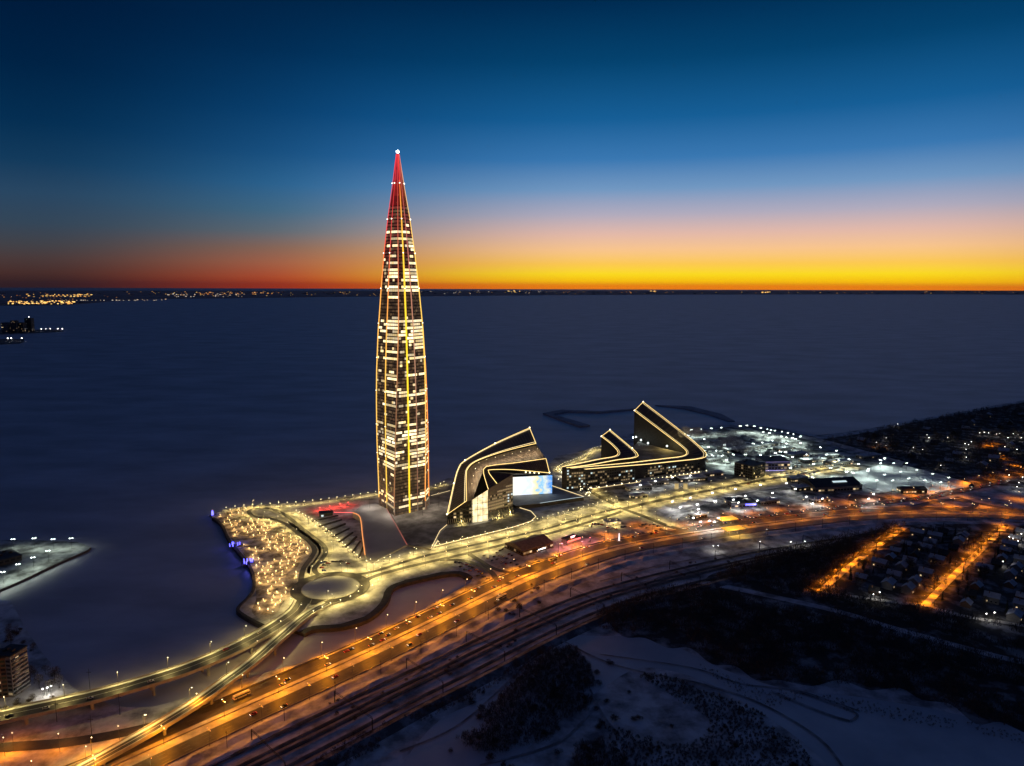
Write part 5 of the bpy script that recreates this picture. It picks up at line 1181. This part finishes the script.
wood('undergrowth', [[(300, 775), (350, 738), (420, 712), (480, 682), (530, 652), (552, 644), (540, 662), (470, 700), (400, 735), (330, 780)]], 2.8, 1.5, 5, 34, 7, thin=-.55, fat=2.5)
wood('undergrowth', [[(760, 690), (860, 700), (960, 722), (950, 730), (850, 712), (770, 700)], [(690, 662), (740, 680), (790, 706), (780, 712), (730, 690)], [(960, 722), (1060, 742), (1060, 752), (980, 735)]], 3, 1, 3, 26, 8, thin=0, fat=3)
wood('undergrowth', [[(596, 616), (640, 594), (660, 590), (612, 634), (600, 628)], [(606, 630), (640, 640), (690, 650), (735, 668), (780, 684), (840, 684), (900, 690), (960, 712), (1040, 736), (1090, 744), (1090, 730), (1000, 716), (930, 694), (860, 680), (780, 676), (735, 660), (690, 642), (640, 632)]], 3.2, 1.5, 6, 36, 9, thin=-.9, fat=1.6)
scatter([(420, 766), (470, 700), (560, 650), (700, 690), (830, 760), (820, 790), (420, 790)], 60, bushes, smin=.6, smax=1.3, label='bare dark bush on the snow in front of the railway', cat='bush', group='bushes on the foreground snow', seed=5)
scatter([(300, 700), (420, 668), (520, 630), (600, 590), (680, 565), (740, 552), (735, 562), (640, 592), (540, 632), (420, 690), (320, 740)], 40, bushes, smin=.4, smax=.9, label='bare bush on the rough snow between motorway and railway', cat='bush', group='bushes along the railway', seed=6)
scatter([(490, 598), (540, 582), (560, 588), (540, 612), (505, 622)], 16, bushes, smin=.6, smax=1.2, label='bare bush in the hollow beside the motorway bend', cat='bush', group='bushes by the motorway bend', seed=7)
V1P = [(846, 580), (872, 560), (905, 537), (925, 530), (985, 537), (950, 572), (930, 594), (900, 596), (860, 592)]
V2P = [(946, 603), (975, 572), (1012, 532), (1070, 540), (1070, 636), (1000, 618)]

def make_house(w, d, h, g, lit, wall, roofm):
    root = bpy.data.objects.new('village_house', None); col.objects.link(root)
    q = MB(); q.box(0, 0, -.3, w, d, h + .3); q.add(((-w / 2, -d / 2, h), (-w / 2, d / 2, h), (-w / 2, 0, h + g)), ((0, 2, 1),)); q.add(((w / 2, -d / 2, h), (w / 2, d / 2, h), (w / 2, 0, h + g)), ((0, 1, 2),)); q.obj('wall', M[wall], root, local=True)
    q = MB(); e = .6
    for s in (-1, 1): q.quad((-w / 2 - e, s * (d / 2 + e), h - .2 + .12), (w / 2 + e, s * (d / 2 + e), h - .2 + .12), (w / 2 + e, 0, h + g + .15), (-w / 2 - e, 0, h + g + .15))
    rf = q.obj('roof', M[roofm], root, local=True)
    q = MB(); q.box(w * .2, d * .15, h + g * .4, .8, .8, g * .6 + .9); q.obj('chimney', M['wall_brick'], rf, local=True)
    for i in range(3):
        for s in (-1, 1):
            q = MB(); q.box(-w * .3 + i * w * .3, s * (d / 2 + .03), 1.0, 1.3, .1, 1.3); q.obj('window', M['win_warm' if lit and (i + s) % 3 == 0 else 'glass'], root, local=True)
    q = MB(); q.box(w / 2 + .03, 0, 0, .1, 1, 2.1); q.obj('door', M['wood_dark'], root, local=True); return root
scatter([(828, 590), (846, 572), (872, 552), (904, 527), (912, 529), (880, 554), (858, 574), (838, 594)], 22, trees + firs, label='garden tree beside the left orange village street', group='trees along the left orange street', seed=15, smin=.35, smax=.7)
scatter([(930, 606), (956, 574), (1000, 528), (1014, 530), (975, 572), (946, 606)], 26, trees + firs, label='garden tree beside the right orange village street', group='trees along the right orange street', seed=16, smin=.35, smax=.7)
houses = [make_house(10, 8, 3.4, 3.2, False, 'wall_brick', 'roof_snow'), make_house(12, 9, 5.8, 3.6, True, 'wall_grey', 'roof_snow'), make_house(9, 8, 3.2, 4, False, 'wood_dark', 'roof_dark'), make_house(14, 10, 5.6, 3, True, 'wall_grey', 'roof_snow')]
def house_field(poly, step, zr, label, group, seed, keep=.85, s=1.0):
    r = random.Random(seed); pl = [(U(*t).x, U(*t).y) for t in poly]; ax = math.atan2(st1[-1].y - st1[0].y, st1[-1].x - st1[0].x); ca, sa = math.cos(ax), math.sin(ax); cx, cy = sum(p[0] for p in pl) / len(pl), sum(p[1] for p in pl) / len(pl); got = []
    for i in range(-30, 31):
        for j in range(-30, 31):
            u, v = i * step * 1.1, j * step * .85; x, y = cx + u * ca - v * sa + r.uniform(-3, 3), cy + u * sa + v * ca + r.uniform(-3, 3)
            if not inside((x, y), pl) or r.random() > keep: continue
            o = copy_tree(r.choice(houses)); o.location = (x, y, zr); o.rotation_euler.z = ax + r.choice((0, math.pi / 2)) + r.uniform(-.1, .1); o.scale = (s, s, s); tag(o, label, 'house', group); got.append((Vector((x, y, 3)), 8 * s))
    return got
h1 = house_field(V1P, 24, 3, 'snow-roofed village house between the two orange streets', 'houses between the orange streets', 1)
h2 = house_field(V2P, 24, 3, 'snow-roofed village house beyond the right orange street', 'houses beyond the right orange street', 2)
h3 = house_field([(840, 443), (965, 418), (1090, 400), (1090, 462), (985, 476), (910, 462)], 62, 3, 'dim house among the dark trees of the far suburb', 'houses of the far suburb', 3, .7, 1.25)
scatter(V1P, 70, trees + firs, label='dark garden tree between the two orange village streets', group='trees between the orange streets', seed=11, avoid=h1, smin=.6, smax=1.0)
scatter(V2P, 70, trees + firs, label='dark garden tree beyond the right orange village street', group='trees beyond the right orange street', seed=12, avoid=h2, smin=.6, smax=1.0)
scatter([(0, 640), (18, 625), (40, 660), (62, 690), (30, 692), (30, 660)], 26, trees + bushes, label='bare tree on the shore behind the grey apartment wing', group='trees behind the apartments', seed=13, smin=.5, smax=.9)
scatter([(-10, 712), (30, 700), (58, 694), (50, 700), (0, 714)], 12, bushes + trees[:1], label='bare shrub between the apartments and the wide viaduct', cat='shrub', group='shrubs by the viaduct', seed=14, smin=.5, smax=.9)
for l in trees + firs + bushes + houses: remove_tree(l)
# small window and yard lights in the suburb and villages
dot = make_lamp('yard', 6, 'white_head', (1, .93, .8), 700, name='yard_lamp', arm=.5, headsize=(.7, .6, .45), spot=False)
SUB = [(927, 435), (929, 438), (947, 438), (923, 450), (913, 448), (965, 444), (966, 450), (971, 442), (968, 445), (980, 433), (984, 432.5), (988, 433), (996, 434), (1000, 433.5), (1008, 438), (1013, 434), (1018, 434), (1021, 438), (1017, 450), (1005, 447), (876, 443), (886, 438), (886, 446), (966, 458), (1016, 488), (1019, 484), (1008, 476), (1022, 478), (897, 424), (940, 466)]
place_lamps(dot, [(U(x, y + 3), rnd.uniform(0, 6)) for x, y in SUB], 'yard lamp', 'small white yard lamp glinting among the dark suburb trees', 'yard lamps of the far suburb')
place_lamps(dot, [(U(x, y + 4), rnd.uniform(0, 6)) for x, y in ((1002, 563), (1012, 540), (1017, 542), (1020, 535), (1008, 538), (986, 617), (993, 615), (874, 597), (880, 595), (713, 547), (718, 547.5), (790, 543), (804, 543), (760, 543), (51, 691), (43, 694), (47, 692))], 'yard lamp', 'small white yard lamp beside houses or tracks near the dark woods', 'yard lamps near the woods')
remove_tree(dot)

# ------------------------------------------------------------------ railway portals and masts
def portal(p, d, i):
    n_ = Vector((-d.y, d.x, 0)); rt = thing('railway_portal', f'{ordinal(i)} dark steel portal over the railway tracks, counted from the bottom edge', 'railway portal', p, group='portals over the railway')
    for s in (27, -18):
        q = MB(); b = p + n_ * s; q.tube([b - Vector((0, 0, .5)), b + Vector((0, 0, 9))], .35, 6); q.obj('mast', M['dark_metal'], rt)
    q = MB()
    for h in (8.4, 9.6): q.tube([p + n_ * 27 + Vector((0, 0, h)), p - n_ * 18 + Vector((0, 0, h))], .16, 4)
    for k in range(15): a = -18 + 3 * k; q.tube([p + n_ * a + Vector((0, 0, 8.4)), p + n_ * (a + 3) + Vector((0, 0, 9.6))], .08, 4)
    q.obj('beam', M['dark_metal'], rt)
for i, (p, d) in enumerate([t for t in along(rail, 62, 10) if in_view(t[0], 20)][:14]): portal(p, d, i)
for i, (p, d) in enumerate([t for t in along(offset(med, -33), 40) if in_view(t[0], 10)]):
    rt = thing('power_mast', f'{ordinal(i)} thin dark mast from the bottom edge along the near motorway verge', 'mast', p, group='masts along the near motorway verge')
    q = MB(); q.tube([p - Vector((0, 0, .4)), p + Vector((0, 0, 12))], .2, 6, r2=.12); q.obj('pole', M['dark_metal'], rt); q = MB(); q.box(p.x, p.y, 13.5, 2.6, .2, .2, math.atan2(d.y, d.x) + 1.57); q.obj('crossarm', M['dark_metal'], rt)
for i, (x, y) in enumerate(((90, 689), (57, 722), (120, 715), (92, 738))):
    p = U(x, y); rt = thing('power_mast', ('dark lattice mast standing in the ice beside the wide viaduct', 'thin mast on the orange snow under the wide viaduct', 'dark pole on the snow under the open end of the viaduct', 'pole beside the dark slip road under the ramp')[i], 'mast', p)
    q = MB(); q.tube([p - Vector((0, 0, 3)), p + Vector((0, 0, 16))], .25, 6, r2=.12); q.obj('pole', M['dark_metal'], rt); q = MB(); q.box(p.x, p.y, 16, 3.4, .25, .25); q.obj('crossarm', M['dark_metal'], rt)

# ------------------------------------------------------------------ lights of the towns along the horizon
q = MB(); r = random.Random(33)
def farlights(n, x0, x1, y0, y1, c, e0, e1, w=1.0, bias=None):
    for i in range(n):
        x = r.uniform(x0, x1); y = r.uniform(y0, y1) if not bias else min(y1, max(y0, r.gauss(bias(x), .7)))
        p = U(x, y, 8); s = p.y / F * w; e = r.uniform(e0, e1); k = r.uniform(.75, 1.15); hh = s * r.uniform(.35, .9)
        q.box(p.x, p.y, 7.9, s * r.uniform(.5, 1.5), s * .5, hh, 0, 0, (c[0] * e, c[1] * e * k, c[2] * e * k * k))
AMB = (1, .58, .16); PAL = (1, .80, .62); ORG = (1, .42, .12)
farlights(80, 8, 75, 301.2, 304.3, AMB, .6, 2.4, 1.2); farlights(54, 26, 92, 294.5, 297, AMB, .3, 1.6, 1.1); farlights(40, 60, 170, 297, 300.5, PAL, .2, .9, .9, lambda x: 303.5 - (x - 60) * .035); farlights(30, 0, 120, 293, 300, ORG, .1, .5, .9)
farlights(34, 165, 245, 294, 297, PAL, .2, 1.1, .9); farlights(26, 195, 275, 292.6, 294.6, ORG, .3, 1.2, .9); farlights(22, 120, 380, 291.5, 294.5, ORG, .1, .5, .8)
farlights(60, 150, 390, 291.5, 296, AMB, .15, .8, .8); farlights(40, 420, 1020, 291.3, 294.2, AMB, .1, .6, .7)
farlights(30, 420, 560, 291, 294, PAL, .1, .6, .8); farlights(22, 560, 780, 291.5, 293.6, ORG, .12, .7, .8); farlights(6, 505, 520, 291, 292.5, AMB, .8, 1.4, 1.1); farlights(5, 758, 770, 292.2, 293, AMB, .9, 1.6, 1.3); farlights(4, 650, 664, 291.3, 292.3, AMB, .7, 1.2, 1.2); farlights(16, 780, 1020, 292, 294, ORG, .08, .4, .8)
o = q.obj('far_town_lights', M['farlight']); o['kind'] = 'stuff'
q = MB()
for i in range(160):
    x = r.uniform(-20, 1040); y = r.uniform(291.6, 295 + (8 if x < 120 else 1 if x < 300 else -.5)); p = U(x, y, 8); s = p.y / F; q.box(p.x, p.y, 6, s * r.uniform(1, 4), s * 2, s * r.uniform(.3, 1.1))
o = q.obj('far_town_blocks', M['far']); o['kind'] = 'stuff'
PORT = [(13.5, 331.3), (22, 331.4), (33.5, 330.7), (46, 330.6), (50.5, 330.5), (58, 330.4), (62.5, 330.5), (8, 340.6), (11.5, 340.5), (22, 340.5), (41.5, 330.7), (29, 318)]
for i, (x, y) in enumerate(PORT):
    p = U(x, y + .6, 3); rt = thing('harbour_lamp', f'{ordinal(i)} bright harbour lamp, listed from the left along the far port spit', 'lamp', p, group='harbour lamps of the far port')
    s = 2.6; q = MB(); q.tube([p, p + Vector((0, 0, 14))], .5, 5); q.obj('pole', M['pole'], rt); q = MB(); q.ball(p + Vector((0, 0, 15)), s * rnd.uniform(.6, 1.0), seg=6, rows=4); q.obj('lamp_head', M['white_head'], rt)

# ------------------------------------------------------------------ steam drifting over the works yard
def steam():
    m = bpy.data.materials.new('steam'); m.use_nodes = True; nt = m.node_tree; nt.nodes.clear(); N = nt.nodes.new; L = nt.links.new
    out = N('ShaderNodeOutputMaterial'); v = N('ShaderNodeVolumePrincipled'); v.inputs['Color'].default_value = (1, 1, 1, 1); v.inputs['Anisotropy'].default_value = 0
    tc = N('ShaderNodeTexCoord'); no = N('ShaderNodeTexNoise'); no.inputs['Scale'].default_value = .055; no.inputs['Detail'].default_value = 4; L(tc.outputs['Object'], no.inputs[0])
    mr = N('ShaderNodeMapRange'); mr.inputs[1].default_value = .38; mr.inputs[2].default_value = .70; mr.inputs[3].default_value = 0; mr.inputs[4].default_value = .09; L(no.outputs[0], mr.inputs[0]); L(mr.outputs[0], v.inputs['Density']); L(v.outputs[0], out.inputs['Volume'])
    q = MB(); r = random.Random(8)
    for (x, y, Y, R) in ((752, 452, 1150, 8), (746, 449, 1155, 11), (738, 445, 1160, 14), (729, 441, 1165, 16), (719, 440, 1165, 15), (708, 437, 1160, 15), (697, 434, 1155, 15), (686, 433, 1150, 14), (733, 436, 1170, 12)):
        p = PY(x, y, Y); q2 = MB(); q2.ball(p, R, seg=14, rows=9, sz=.8); q.add(q2.v, q2.f)
    o = q.obj('steam_plume', m); o['kind'] = 'stuff'; o['label'] = 'pale steam plume drifting over the works yard'
steam()

# ------------------------------------------------------------------ the air between here and the far shore
def haze():
    m = bpy.data.materials.new('haze'); m.use_nodes = True; nt = m.node_tree; nt.nodes.clear(); out = nt.nodes.new('ShaderNodeOutputMaterial'); v = nt.nodes.new('ShaderNodeVolumePrincipled')
    v.inputs['Color'].default_value = (.9, .88, .92, 1); v.inputs['Density'].default_value = 4e-6; v.inputs['Anisotropy'].default_value = .3; nt.links.new(v.outputs[0], out.inputs['Volume'])
    q = MB(); q.prism([(-62000, -3500), (62000, -3500), (62000, 61500), (-62000, 61500)], -1.6, 485, bottom=True); o = q.obj('haze', m); o['kind'] = 'stuff'
haze()
